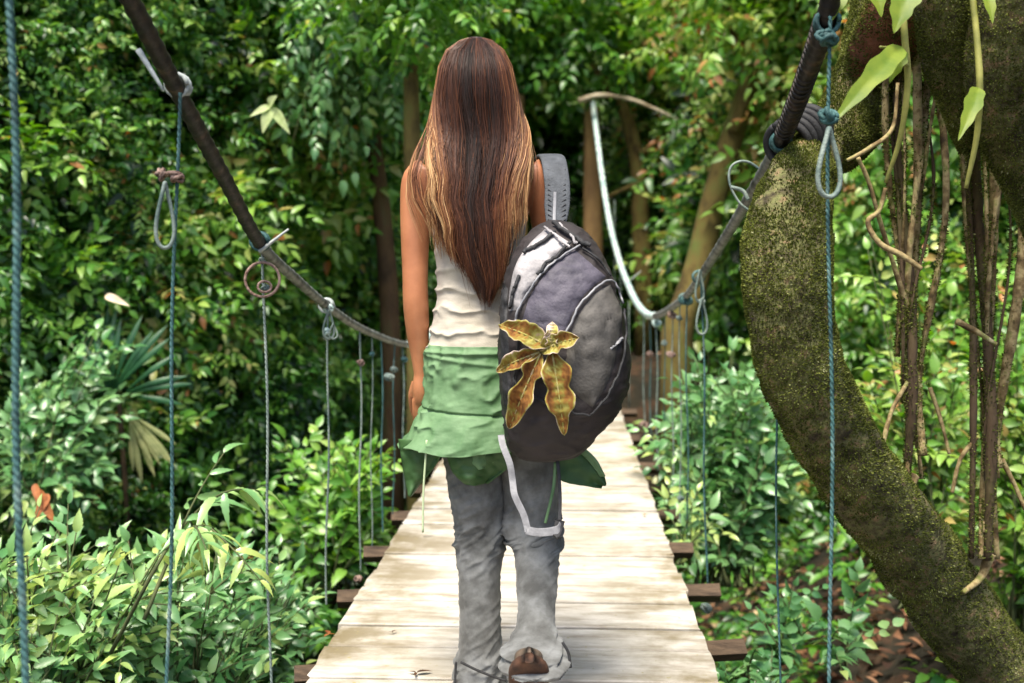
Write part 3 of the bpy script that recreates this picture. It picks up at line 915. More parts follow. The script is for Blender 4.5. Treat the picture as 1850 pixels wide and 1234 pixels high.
def moss_on(mb_src, n, seed, sz=(0.004, 0.011), thr=0.45):
    """thousands of tiny moss leaves rooted on a mesh"""
    rng = np.random.default_rng(seed)
    V = mb_src.v[0]; F = mb_src.fs[0]
    fi = rng.integers(0, len(F), n)
    q = V[F[fi]]
    u, v = rng.random((n, 1)), rng.random((n, 1))
    p = q[:, 0] * (1 - u) * (1 - v) + q[:, 1] * u * (1 - v) + q[:, 2] * u * v + q[:, 3] * (1 - u) * v
    nm = nrm(np.cross(q[:, 1] - q[:, 0], q[:, 3] - q[:, 0]))
    if np.mean(np.sum(nm * (p - V.mean(0)), -1)) < 0: nm = -nm
    c = fbm(p, 11, 4)
    k = c + rng.normal(0, 0.05, n) > thr
    p, nm, c = p[k], nm[k], c[k]
    m = len(p)
    L = rng.uniform(*sz, m)
    mb = MB()
    t = rng.normal(0, 1, (m, 3)); 
    add_leaves(mb, p, nrm(nm * 0.8 + t * 0.5 + [0, 0, .2]), nrm(t), L, L * 0.55, np.clip((c - 0.35) * 1.6 + rng.normal(0, 0.22, m), 0, 1), TL)
    return mb


mb, tp, tr = px_tube(trunk_px, 150, 72, 0.13, 7)
# small lumps
V = mb.v[0]
ctr = np.repeat(tp, 72, axis=0)
nv = nrm(V - ctr)
mb.v[0] = V + nv * ((fbm(V, 45, 3) - 0.5) * 0.014 + (fbm(V * [1, 1, .5], 14, 2) - .5) * 0.02)[:, None]
trunk = mb.build('trunk', M_trunk, mt)
moss_on(mb, 230000, 5, (0.0025, 0.007), 0.33).build('moss', M_moss, mt)
for k, pl in enumerate([
    [(1568, 170, 90, 2.95), (1600, 80, 120, 2.75), (1650, -10, 130, 2.6), (1700, -120, 130, 2.5)],
    [(1690, -160, 120, 2.45), (1700, -20, 105, 2.45), (1712, 90, 88, 2.5), (1735, 190, 66, 2.55), (1752, 270, 34, 2.6)],
    [(1900, -160, 200, 2.35), (1850, -20, 190, 2.4), (1815, 100, 150, 2.45), (1808, 200, 100, 2.5), (1835, 330, 50, 2.6), (1870, 430, 30, 2.6)],
    [(1620, -60, 90, 2.8), (1720, 10, 100, 2.7), (1840, 40, 120, 2.7), (1980, 90, 130, 2.7)],
]):
    m2, p2, r2 = px_tube(pl, 60, 36, 0.2, 9)
    m2.build('limb', M_trunk if k != 0 else M_barkred, mt)
    moss_on(m2, 34000, 60 + k, (0.0025, 0.007), 0.35).build('moss', M_moss, mt)
# black strap tied round the trunk top where the hose meets it
cb = MB()
for k in range(5):
    t = np.linspace(0, 2 * math.pi, 40)
    c = W(1424 + 9 * k, 262 - 7 * k, 2.66)
    ax = nrm(tp[105] - tp[98])
    u = nrm(np.cross(ax, FWD)); v = np.cross(ax, u)
    cb.tube(c + 0.055 * (u * np.cos(t)[:, None] + v * np.sin(t)[:, None]), 0.010, 8)
tag(cb.build('rubber_strap', M_black), 'black rubber strap lashed round the top of the mossy trunk', 'strap')

# crown foliage of the mossy tree, above and behind the frame edge
rng = np.random.default_rng(66)
K = 26
c = np.array([W(rng.uniform(1500, 2200), rng.uniform(-420, -130), rng.uniform(2.6, 4.2)) for _ in range(K)])
rnd = nrm(rng.normal(0, 1, (K, 8, 3)))
mb = MB()
sprays(mb, (c[:, None] + rnd * 0.1).reshape(-1, 3), rnd.reshape(-1, 3), np.array([0, 0, 1.0]) + rng.normal(0, .4, (K * 8, 3)), 0.2, 7, 0.07, 0.5, rng.uniform(.4, .75, K * 8), rng=rng)
mb.build('crown', M_leaf, mt)


# hanging root bundles
def bundle(label, cx, top, bot, wpx, d, n, seed, extra=(), nw=(5, 11)):
    rng = np.random.default_rng(seed)
    t = empty('aerial_roots', W(cx, bot, d), label, 'roots', 'aerial roots hanging from the mossy tree')
    for i in range(n):
        x0 = cx + wpx * 0.75 * (2 * ((i * 5) % n) / (n - 1) - 1)
        steps = 11
        x = x0
        pl = []
        w = rng.uniform(*nw)
        if i >= n - 3: w = rng.uniform(10, 19)
        yb = bot - (0 if i >= n - 3 else rng.uniform(0, 260))
        pull = cx + (x0 - cx) * .45 + rng.uniform(-10, 22)
        for s in range(steps):
            u = s / (steps - 1)
            x = x0 * (1 - u) + pull * u + 20 * math.sin(u * (3.5 + i % 4) + i * 1.7) * (1 if i % 2 else .6)
            pl.append((x, top + (yb - top) * u, w * (1.0 + 0.35 * math.sin(u * 3.1 + i)) * (0.75 + 0.3 * rng.random()), d + 0.05 * math.sin(u * 6 + i * 2.1)))
        m, _, _ = px_tube(pl, 70, 10, 0.28, 30)
        rt_ = m.build('root', M_root if i % 3 else M_bark, t)
        moss_on(m, 2500, 300 + i + seed, (0.003, 0.008), 0.44).build('moss', M_moss, rt_)
    for pl in extra:
        m, _, _ = px_tube(pl, 50, 8, 0.2, 30)
        m.build('root', M_root, t)
    return t


bundle('thick tangle of brown aerial roots hanging nearest the mossy trunk with a curling pale root', 1645, 90, 865, 70, 2.75, 9, 71,
       extra=[[(1600, 340, 8, 2.6), (1588, 380, 9, 2.6), (1568, 402, 10, 2.58), (1590, 440, 11, 2.57), (1630, 462, 11, 2.56), (1665, 486, 9, 2.56)],
              [(1550, 285, 8, 2.6), (1570, 330, 8, 2.62), (1590, 400, 8, 2.64), (1615, 480, 9, 2.68), (1640, 560, 12, 2.72)],
              [(1530, 290, 7, 2.55), (1570, 268, 8, 2.55), (1612, 232, 8, 2.55), (1622, 150, 7, 2.55)],
              [(1650, 860, 22, 2.75), (1632, 900, 16, 2.72), (1600, 930, 12, 2.7)],
              [(1595, 800, 9, 2.66), (1612, 740, 8, 2.68), (1640, 690, 8, 2.7)],
              [(1680, 700, 8, 2.8), (1700, 760, 7, 2.8), (1715, 820, 6, 2.8)]])
bundle('knotty aerial roots hanging at the right edge of the view with a forked tip', 1785, 120, 1010, 70, 2.85, 9, 72,
       extra=[[(1728, 580, 12, 2.75), (1765, 600, 10, 2.75), (1800, 622, 8, 2.75)],
              [(1790, 1000, 20, 2.85), (1770, 1045, 14, 2.85), (1740, 1070, 10, 2.8)],
              [(1810, 830, 10, 2.85), (1835, 880, 8, 2.85), (1860, 940, 7, 2.85)],
              [(1720, 890, 7, 2.8), (1735, 830, 8, 2.8), (1765, 790, 8, 2.8)]])


# climbing vine with lime leaves
def big_leaf(mb, base, tip, width, d0, d1, roll=0.3, lobes=0.0, droop=0.2):
    """one broad leaf between two pixels, lobed edge, cupped"""
    b, t = W(*base, d0), W(*tip, d1)
    x = t - b
    L = np.linalg.norm(x); x = x / L
    z = nrm(-FWD * (1 - roll) + UPV * roll + 0.01)
    z = nrm(z - x * np.dot(z, x)); y = np.cross(z, x)
    n, m = 18, 9
    s = np.linspace(0, 1, n)
    w = np.sin(np.pi * s ** 0.62) ** 0.8 * (1 - 0.25 * s) * width
    if lobes: w = w * (1 + lobes * np.sin(s * 21))
    c = np.linspace(-1, 1, m)
    V = (b + x * (s[:, None, None] * L) + y * (w[:, None, None] * c[None, :, None]) +
         z * ((0.25 * np.abs(c)[None, :, None] * w[:, None, None]) - droop * L * (s ** 2)[:, None, None] + 0.02 * width * np.sin(c * 9)[None, :, None] * np.sin(s * 14)[:, None, None]))
    mb.grid(V, tint=np.repeat(1 - np.abs(s - .4), m))
    return V


vine = empty('climbing_vine', W(1640, 0, 2.3), 'yellow-green vine with ragged lime leaves hanging in front of the mossy limbs', 'vine')
for pl in ([(1628, -80, 13, 2.3), (1634, 60, 13, 2.3), (1640, 150, 12, 2.32), (1626, 250, 10, 2.36), (1600, 330, 7, 2.4)],
           [(1748, -80, 12, 2.3), (1764, 60, 12, 2.3), (1770, 160, 13, 2.3), (1764, 250, 11, 2.33), (1745, 340, 8, 2.36)],
           [(1640, 120, 8, 2.3), (1610, 90, 6, 2.28), (1590, 85, 5, 2.25)]):
    m, _, _ = px_tube(pl, 40, 8, 0.12, 40); m.build('stem', M_vine, vine)
for bs, tp_, w_, a_, b_ in (((1630, 84), (1518, 192), 0.026, 2.25, 2.1), ((1628, 90), (1612, 140), 0.02, 2.28, 2.24), ((1640, -30), (1622, 46), 0.034, 2.25, 2.2), ((1535, -50), (1506, 26), 0.024, 2.2, 2.15),
                          ((1768, 158), (1742, 236), 0.020, 2.28, 2.2), ((1570, -50), (1598, 18), 0.028, 2.35, 2.3), ((1776, -30), (1800, 30), .018, 2.3, 2.25)):
    mb = MB(); big_leaf(mb, bs, tp_, w_, a_, b_, lobes=0.12); mb.build('leaf', M_lime, vine)

# ------------------------------------------------------------------ near plants
def shrub(name, label, cat, stems, d, Lpx, tint, seed, m=M_leaf_cool, nl=9, T=TH, asp=0.42, group=None, droop=0.35, n_side=3):
    """stems: list of pixel polylines (foot to tip); each carries leaves and side sprays"""
    rng = np.random.default_rng(seed)
    f = W(stems[0][0][0], stems[0][0][1], d)
    t = empty(name, f, label, cat, group)
    st, lv = MB(), MB()
    for s in stems:
        a = cr([list(p) + [d + rng.uniform(-.25, .25)] for p in s], 16)
        pts = np.array([W(r[0], r[1], r[2]) for r in a])
        st.tube(pts, np.linspace(0.006, 0.002, 16), 6)
        L = Lpx * d / FPX
        # leaves along the outer two thirds
        idx = np.linspace(4, 15, nl).astype(int)
        tang = nrm(np.gradient(pts, axis=0))
        o = pts[idx]; x = tang[idx]
        up = nrm(np.array([0, 0, 1.0]) - FWD * 0.35 + rng.normal(0, .3, (nl, 3)))
        sgn = np.where(np.arange(nl) % 2, 1, -1)[:, None]
        y = np.cross(up, x)
        dirv = x * 0.6 + y * sgn * 0.8 + np.array([0, 0, -0.25]) + rng.normal(0, .15, (nl, 3))
        dirv[-1] = x[-1]
        l = L * rng.uniform(.7, 1.2, nl)
        add_leaves(lv, o, dirv, up, l, l * asp, np.clip(tint + rng.normal(0, .12, nl), 0, 1), T, droop)
        for _ in range(n_side):
            k = rng.integers(5, 14)
            dd = nrm(x[min(k // 2, nl - 1)] + rng.normal(0, .7, 3) + [0, 0, .1])
            sprays(lv, pts[k][None], dd[None], (np.array([0, 0, 1.0]) - FWD * .5)[None], L * 2.6, 7, L * .9, asp, tint + rng.normal(0, .1), T, 0.1, droop, rng=rng, twigs=st)
    st.build('stem', M_stem, t)
    lv.build('leaves', m, t)
    return t


def fan_stems(cx, foot, tips, rng, jx=20):
    return [[(cx + rng.uniform(-jx, jx), foot), (cx * .6 + tx * .4 + rng.uniform(-10, 10), foot * .5 + ty * .5), (tx, ty)] for tx, ty in tips]


rg = np.random.default_rng(8)
shrub('leafy_shrub', 'large pale green leafy shrub filling the bottom left corner behind the ropes', 'shrub',
      fan_stems(60, 1500, [(x, y) for x, y in zip(rg.uniform(-160, 300, 46), rg.uniform(940, 1260, 46))], rg, 120), 3.3, 50, 0.80, 81, n_side=10, asp=.42)
shrub('leafy_shrub', 'green shrub with toothed leaves right of the bottom left corner beside the third rope', 'shrub',
      fan_stems(330, 1520, [(x, y) for x, y in zip(rg.uniform(240, 470, 26), rg.uniform(1000, 1300, 26))], rg, 80), 3.5, 46, 0.60, 82, n_side=9, asp=.42)
shrub('arching_sprig', 'long sprig with drooping lime leaves arching up between the second and third ropes', 'sprig',
      [[(200, 1180), (290, 1010), (350, 930), (410, 888), (462, 885)], [(260, 1120), (320, 980), (360, 950), (400, 960)]], 3.2, 64, 0.80, 83, nl=18, asp=0.27, droop=.75, n_side=2)
shrub('young_shrub', 'pale green shrub tip reaching right towards the deck from the lower left', 'shrub',
      fan_stems(420, 1400, [(x, y) for x, y in zip(rg.uniform(400, 560, 14), rg.uniform(1010, 1130, 14))], rg, 60), 4.0, 40, 0.64, 84, n_side=7)
shrub('glossy_bush', 'glossy blue-green bush at mid height near the left edge', 'bush',
      fan_stems(60, 960, [(x, y) for x, y in zip(rg.uniform(10, 240, 30), rg.uniform(590, 870, 30))], rg, 50), 6.0, 34, 0.62, 85, n_side=6, asp=.5)
shrub('glossy_bush', 'bright cool green bush hanging high between the left handrail and her head', 'bush',
      fan_stems(600, -120, [(x, y) for x, y in zip(rg.uniform(480, 740, 46), rg.uniform(20, 330, 46))], rg, 80), 7.6, 27, 0.62, 86, n_side=6, asp=.5)
shrub('glossy_bush', 'fresh green bush low in the gap between the left hangers and the deck', 'bush',
      fan_stems(600, 1080, [(x, y) for x, y in zip(rg.uniform(500, 700, 24), rg.uniform(790, 960, 24))], rg, 50), 5.6, 36, 0.55, 87, n_side=5, m=M_leaf, asp=.5)
shrub('broad_leaf_bush', 'broad leaved bush glowing green between the right hangers and the mossy trunk', 'bush',
      fan_stems(1310, 1060, [(x, y) for x, y in zip(rg.uniform(1190, 1440, 46), rg.uniform(620, 950, 46))], rg, 60), 5.6, 34, 0.62, 88, n_side=7, asp=.5)
shrub('broad_leaf_bush', 'light lime bush seen between the two bundles of aerial roots', 'bush',
      fan_stems(1680, 1100, [(x, y) for x, y in zip(rg.uniform(1560, 1760, 40), rg.uniform(400, 980, 40))], rg, 60), 5.2, 34, 0.68, 89, n_side=6, m=M_leaf, asp=.5)
shrub('broad_leaf_bush', 'vivid green bush behind the roots at the right edge', 'bush',
      fan_stems(1850, 1150, [(x, y) for x, y in zip(rg.uniform(1780, 1980, 34), rg.uniform(380, 1060, 34))], rg, 60), 5.4, 34, 0.66, 90, n_side=6, m=M_leaf, asp=.5)
shrub('yellow_tipped_plant', 'small plant with yellow drooping tips beside the right hangers above the deck edge', 'plant',
      fan_stems(1235, 1020, [(1200, 905), (1240, 890), (1285, 920), (1300, 935), (1215, 940), (1265, 905)], rg, 12), 4.9, 34, 0.92, 91, nl=8, n_side=1)
shrub('low_seedling', 'light green seedling on the ground below the right handrail near the cross beams', 'plant',
      fan_stems(1420, 1200, [(1390, 1110), (1450, 1100), (1420, 1080), (1370, 1140), (1470, 1130), (1400, 1150)], rg, 10), 4.4, 36, 0.56, 92, nl=7, n_side=2, asp=.55)
shrub('low_seedling', 'broad leaved seedling growing under the leaning trunk left of the grey rope', 'plant',
      fan_stems(1520, 1210, [(1480, 1120), (1540, 1100), (1560, 1140), (1500, 1160)], rg, 10), 4.2, 42, 0.62, 93, nl=6, n_side=1, asp=.6)
shrub('low_seedling', 'leafy seedling at the bottom edge just right of the deck corner', 'plant',
      fan_stems(1340, 1320, [(1310, 1215), (1350, 1200), (1380, 1220), (1300, 1240), (1400, 1240), (1360, 1180)], rg, 14), 3.7, 38, 0.58, 94, nl=7, n_side=2, asp=.5)

# single leaves that stand out
def lone(name, label, cat, base, tip, width, d, m, roll=.3, **k):
    mb = MB(); big_leaf(mb, base, tip, width, d, d - .05, roll, **k)
    tag(mb.build(name, m), label, cat)


lone('fallen_leaf', 'pale bleached dead leaf caught in the foliage left of the second rope loop', 'leaf', (190, 534), (230, 548), 0.022, 5.4, M_deadpale)
rl = empty('rust_leaf', W(70, 880, 4.6), 'rust orange dead leaf pair hanging near the left rope', 'leaf')
for bs, tp_, w_ in (((66, 884), (98, 948), .026), ((88, 892), (58, 940), .024), ((62, 874), (72, 915), .018)):
    mb = MB(); big_leaf(mb, bs, tp_, w_, 4.6, 4.55); mb.build('blade', M_rust, rl)
pc = empty('pale_leaf_cluster', W(490, 190, 5.6), 'cluster of four cream green leaves high between the left handrail and her head', 'leaves')
for bs, tp_, w_ in (((490, 192), (472, 236), .035), ((492, 196), (522, 236), .028), ((488, 192), (450, 206), .022), ((486, 190), (496, 172), .03)):
    mb = MB(); big_leaf(mb, bs, tp_, w_, 5.6, 5.55); mb.build('blade', mat('cream_leaf', [(.3, (.28, .36, .12, 1)), (.7, (.48, .55, .28, 1))], scale=20, trans=.3), pc)
lone('lime_leaf', 'single bright lime leaf lit on the slope below the leaning trunk', 'leaf', (1640, 1090), (1676, 1130), 0.035, 3.7, M_lime)
lone('lime_leaf', 'small green pointed leaf on the dark ground near the bottom of the leaning trunk', 'leaf', (1728, 1182), (1696, 1190), 0.03, 3.4, M_lime)

# fan palm on the left bank
pm = empty('fan_palm', W(215, 700, 6.5), 'fan palm with dark folded green fronds and dry hanging ones on the left bank', 'palm')


def frond(cx, cy, ang, spread, lpx, d, m, nb=14, droop=.15):
    mb = MB()
    for k in range(nb):
        a = ang + spread * (k / (nb - 1) - .5)
        tx, ty = cx + lpx * math.cos(a) * (1 - .12 * abs(k / (nb - 1) - .5)), cy - lpx * math.sin(a)
        b, t = W(cx, cy, d), W(tx + RNG.uniform(-8, 8), ty + RNG.uniform(-12, 12), d - .15)
        x = t - b; L = np.linalg.norm(x); x /= L
        z = nrm(-FWD + UPV * .2); z = nrm(z - x * np.dot(z, x)); y = np.cross(z, x)
        s = np.linspace(0, 1, 10)
        w = 0.5 * spread / nb * L * np.minimum(s * 1.1, 1.6 * (1 - s) ** .6)
        V = b + x * (s[:, None, None] * L) + y * (w[:, None, None] * np.array([-1, 0, 1])[None, :, None]) + z * (np.array([0, .8, 0])[None, :, None] * w[:, None, None] - droop * L * s[:, None, None] ** 2)
        mb.grid(V)
    mb.build('frond', m, pm)


frond(205, 710, R(80), R(60), 118, 6.5, M_palm, 8, .45)
frond(200, 700, R(145), R(50), 84, 6.4, M_palm, 5, .6)
frond(225, 712, R(22), R(44), 74, 6.3, M_palm, 5, .6)
frond(195, 690, R(112), R(34), 120, 6.6, M_palm, 5, .5)
frond(235, 735, R(-72), R(34), 124, 6.3, M_palmdry, 5)
frond(225, 740, R(-50), R(26), 112, 6.3, M_palmdry, 4)
MB().tube(np.array([W(a, b, 6.6) for a, b in cr([(235, 1050), (228, 900), (215, 720)], 12)]), .016, 8, noise=.2, ns=20).build('trunk', M_bark, pm)

# ------------------------------------------------------------------ the woman
woman = empty('person', (P(870, 1250)[0], P(870, 1250)[1], 0), 'woman seen from behind with long brown hair, green jacket round her waist, grey trousers', 'person')
RH = RGT


def vloft(secs, n=60, m=48, expo=2.0, yaw=0.0):
    """horizontal rings; secs rows: py, pxL, pxR, off, halfdepth"""
    a = cr(secs, n)
    th = np.linspace(0, 2 * math.pi, m, endpoint=False)
    cs, sn = np.cos(th), np.sin(th)
    e = 2 / expo
    cx = np.sign(cs) * np.abs(cs) ** e; sy = np.sign(sn) * np.abs(sn) ** e
    V = np.zeros((n, m, 3))
    for i, (py, l, r, off, hd) in enumerate(a):
        c = P((l + r) / 2, py, off)
        hw = (r - l) / 2 * (D0 + off) / FPX
        V[i] = c + RH * (hw * cx)[:, None] + FH * (hd * sy)[:, None]
    return V


def capped(mb, V, tint=0.0):
    n, m = V.shape[:2]
    base = mb.n
    mb.grid(V, tint, closed=True)
    mb.fs.append((base + np.arange(m))[None, :]); mb.fs.append((base + (n - 1) * m + np.arange(m)[::-1])[None, :])


torso = [(262, 840, 888, .01, .050), (276, 832, 898, .005, .055), (288, 800, 930, .0, .066), (300, 768, 962, .0, .080), (318, 757, 975, 0, .090), (350, 764, 968, 0, .100), (400, 784, 946, 0, .104), (460, 793, 938, 0, .098),
         (520, 798, 934, 0, .090), (580, 788, 942, 0, .096), (640, 775, 955, 0, .112), (700, 774, 956, 0, .116), (745, 786, 950, 0, .105), (770, 805, 935, 0, .08)]
body = MB()
capped(body, vloft(torso, 60, 40))
# neck and head
capped(body, vloft([(215, 838, 884, .015, .050), (245, 839, 883, .012, .050), (275, 832, 892, .008, .055)], 14, 28))
hc = P(860, 148, 0.0)
body.sphere(hc - np.array([0, 0, .004]), .074, .090, .100, 28)
body.sphere(P(860, 192, 0.035), .056, .062, .070, 22)
body.sphere(P(860, 215, 0.085), .022, .020, .020, 14)          # chin
body.sphere(P(860, 170, 0.110), .012, .016, .024, 14)          # nose
body.sphere(P(860, 193, 0.098), .022, .010, .008, 14)          # lips
for s in (-1, 1):
    body.sphere(P(860 + s * 55, 165, 0.01), .010, .018, .030, 12)   # ears
    body.sphere(P(860 + s * 22, 148, 0.078), .020, .016, .008, 12)  # brows


def limb(mb, pts, n=40, sides=24):
    """pts rows: px, py, off, radius in metres"""
    a = cr(pts, n)
    mb.tube(np.array([P(r[0], r[1], r[2]) for r in a]), a[:, 3], sides)


# her left arm, hanging on the left of the picture
limb(body, [(776, 312, 0, .044), (758, 328, 0, .045), (752, 370, 0, .041), (750, 430, 0, .0365), (750, 500, .0, .0325), (751, 545, .005, .0325), (754, 590, .02, .0305), (758, 640, .035, .0235), (761, 672, .042, .0200), (763, 690, .046, .0205)])
# palm
limb(body, [(761, 678, .044, .020), (762, 700, .05, .024), (763, 722, .058, .022), (763, 734, .064, .014)], 12, 16)
for k, (dx, l, cu) in enumerate([(-13, 1.0, .045), (-5, 1.1, .050), (4, 1.05, .052), (12, .85, .050)]):
    x0 = 762 + dx
    limb(body, [(x0, 722, .055 - .002 * k, .0088), (x0 + 1, 722 + 28 * l, .064, .0082), (x0 + 4, 722 + 48 * l, .082, .0076), (x0 + 7, 722 + 56 * l, .082 + cu * .6, .0064)], 14, 10)
limb(body, [(750, 690, .06, .010), (744, 712, .075, .010), (745, 736, .092, .0090), (749, 752, .10, .0075)], 12, 10)
# her right arm: upper arm under the strap, forearm forward, hand closed on the strap
limb(body, [(955, 312, 0, .044), (976, 330, 0, .045), (984, 380, .01, .040), (990, 440, .03, .036), (995, 500, .05, .033), (1000, 525, .06, .033), (1000, 505, .13, .031), (998, 460, .20, .025), (996, 430, .235, .020)])
limb(body, [(996, 432, .235, .020), (994, 410, .25, .024), (992, 392, .25, .020)], 10, 16)
for k in range(4):
    limb(body, [(994 + 2 * k, 402 - 9 * k, .27, .0085), (984, 400 - 9 * k, .285, .0080), (972, 402 - 9 * k, .275, .0075), (968, 404 - 9 * k, .255, .0068)], 12, 10)
limb(body, [(1000, 415, .24, .010), (990, 402, .22, .0095), (978, 396, .225, .0085)], 10, 10)
# legs inside the trousers
limb(body, [(850, 760, 0, .060), (857, 850, 0, .056), (866, 930, .01, .050), (868, 1000, 0, .047), (869, 1080, 0, .045), (870, 1160, 0, .034), (870, 1215, 0, .033), (872, 1240, .03, .03)], 40, 24)
limb(body, [(930, 760, 0, .060), (955, 850, .01, .058), (962, 930, .01, .046), (965, 975, .0, .040), (966, 1040, -.08, .034), (966, 1110, -.18, .032), (966, 1150, -.245, .026), (964, 1178, -.29, .022)], 40, 24)
bo = body.build('body', M_skin, woman)
remesh(bo, 0.0045, 3)
for s in (-1, 1):
    MB().sphere(P(860 + s * 22, 157, 0.083), .0115).build('eye', M_eye, woman)

# tank top with horizontal ruching
ts = [(300, 768, 962, .0, .080), (318, 762, 968, 0, .094), (350, 768, 964, 0, .105), (400, 781, 950, 0, .109), (460, 789, 942, 0, .104), (520, 792, 940, 0, .097), (560, 788, 944, 0, .100), (600, 781, 950, 0, .108), (640, 774, 957, 0, .118), (660, 772, 960, 0, .12)]
V = vloft(ts, 220, 120)
pyv = np.linspace(0, 1, 220)
a = cr(ts, 220)
ctr = np.array([P((r[1] + r[2]) / 2, r[0], r[3]) for r in a])
nv = nrm((V - ctr[:, None]) * [1, 1, 0])
th = np.linspace(0, 2 * math.pi, 120, endpoint=False)
pyy = a[:, 0][:, None] + 0 * th[None]
warp = 14 * fbm(np.stack([np.cos(th)[None] * 1.5 + 0 * pyy, np.sin(th)[None] * 1.5 + 0 * pyy, pyy / 60], -1), 1.3)
amp = np.clip((pyy - 400) / 130, 0.12, 1)
wr = (1 - np.abs(np.sin((pyy + warp * 2.6) / 11.5))) ** 2 * 0.0075 + 0.006 * (fbm(np.stack([np.cos(th)[None] * 3 + 0 * pyy, np.sin(th)[None] * 3 + 0 * pyy, pyy / 14], -1), 1.0) - .5)
V = V + nv * (wr * amp + 0.003)[..., None]
n, m = V.shape[:2]
tk = MB()
# cut away neckline and armholes: keep faces below the racer-back outline
Vv = V.reshape(-1, 3)
F = []
for i in range(n - 1):
    py = a[i][0]
    for j in range(m):
        j2 = (j + 1) % m
        lat = abs(math.cos(th[j]))
        if py < 322:
            if not (0.50 < lat < 0.72): continue
        elif py < 400:
            lim = 0.72 + 0.28 * ((py - 322) / 78) ** 2
            if lat > lim: continue
            if py < 345 and lat < 0.5 * (1 - (py - 322) / 23): continue
        F.append((i * m + j, i * m + j2, (i + 1) * m + j2, (i + 1) * m + j))
tk.add(Vv, np.array(F)[:, ::-1])
tko = tk.build('tank_top', M_tank, woman)
sm = tko.modifiers.new('cloth', 'SOLIDIFY'); sm.thickness = 0.002; sm.offset = -1


# trousers
def trouser_leg(secs, seed, foldamp=0.55, knee=960):
    V = vloft(secs, 220, 72, 2.2)
    a = cr(secs, 220)
    ctr = np.array([P((r[1] + r[2]) / 2, r[0], r[3]) for r in a])
    nv = nrm((V - ctr[:, None]) * [1, 1, 0])
    th = np.linspace(0, 2 * math.pi, 72, endpoint=False)
    py = a[:, 0][:, None] + 0 * th[None]
    q = np.stack([np.cos(th)[None] * .55 + 0 * py + seed, np.sin(th)[None] * .55 + 0 * py, py / 36 + .8 * np.cos(th)[None]], -1)
    f = (1 - np.abs(noise3(q, 1.7) - .5) * 3.4).clip(0, 1) ** 2.6 * 0.015
    q2 = q * [1.3, 1.3, 1.7] + 9
    f2 = (1 - np.abs(noise3(q2, 2.3) - .5) * 3.4).clip(0, 1) ** 2.6 * 0.008
    k = np.exp(-((py - knee) / 40) ** 2) * 0.75 + np.exp(-((py - 1200) / 40) ** 2) * 0.6 + 0.22
    if seed: f2 = f2 + .016 * np.exp(-((py - 1172) / 26) ** 2) * np.sin(py / 4.2 + 2.2 * np.cos(th)[None] + 1.5 * np.sin(2 * th)[None])
    return V + nv * (((f + f2) * 1.5 - .004) * k * foldamp)[..., None]


tr_ = MB()
L1 = [(690, 782, 905, 0, .11), (780, 790, 905, 0, .105), (830, 802, 906, 0, .092), (900, 813, 911, 0, .080), (960, 821, 913, .01, .072), (1030, 828, 905, .005, .070), (1110, 830, 904, 0, .072), (1180, 828, 906, -.005, .078), (1226, 822, 914, -.01, .085), (1240, 820, 915, -.01, .086)]
L2 = [(690, 862, 968, 0, .11), (780, 880, 1000, 0, .105), (850, 903, 1008, 0, .090), (920, 908, 1011, .005, .078), (970, 913, 1014, -.01, .074), (1000, 929, 1010, -.04, .072), (1060, 934, 1006, -.11, .078), (1120, 935, 1002, -.19, .082), (1155, 924, 1008, -.27, .095), (1178, 912, 1020, -.31, .105), (1192, 908, 1026, -.325, .104), (1202, 907, 1027, -.33, .10)]
for s_, sd in ((L1, 0), (L2, 5)):
    tr_.grid(trouser_leg(s_, sd)[:, ::-1], closed=True)
trousers = tr_.build('trousers', M_pants, woman)
sm = trousers.modifiers.new('cloth', 'SOLIDIFY'); sm.thickness = 0.003
# knee fold and bunched cuff of the lifted leg
for (y0, l, r, off, drp) in ((968, 912, 1015, -.01, 8),):
    t = np.linspace(0, 2 * math.pi, 60, endpoint=True)
    hw = (r - l) / 2 * (D0 + off) / FPX
    c = P((l + r) / 2, y0, off)
    ring = c + RH * (hw * np.cos(t))[:, None] + FH * (((.073 if y0 < 1000 else .094)) * np.sin(t))[:, None] + np.array([0, 0, 1]) * ((drp / 715) * np.cos(t) * 1.0 + .004 * np.sin(5 * t))[:, None]
    MB().tube(ring, .007 + .003 * np.sin(t * 3), 10).build('trouser_fold', M_pants, woman)
# dark hem tabs
for pl in ([(824, 1196, -.10), (823, 1212, -.10), (822, 1236, -.10)], [(832, 1196, -.10), (860, 1210, -.10), (890, 1222, -.1), (915, 1230, -.1)], [(1016, 1160, -.345), (1027, 1180, -.35), (1031, 1206, -.35)]):
    hm_ = MB(); limb(hm_, [(x, y, o, .0032) for x, y, o in pl], 16, 6); hm_.build('hem_cord', M_black, woman)


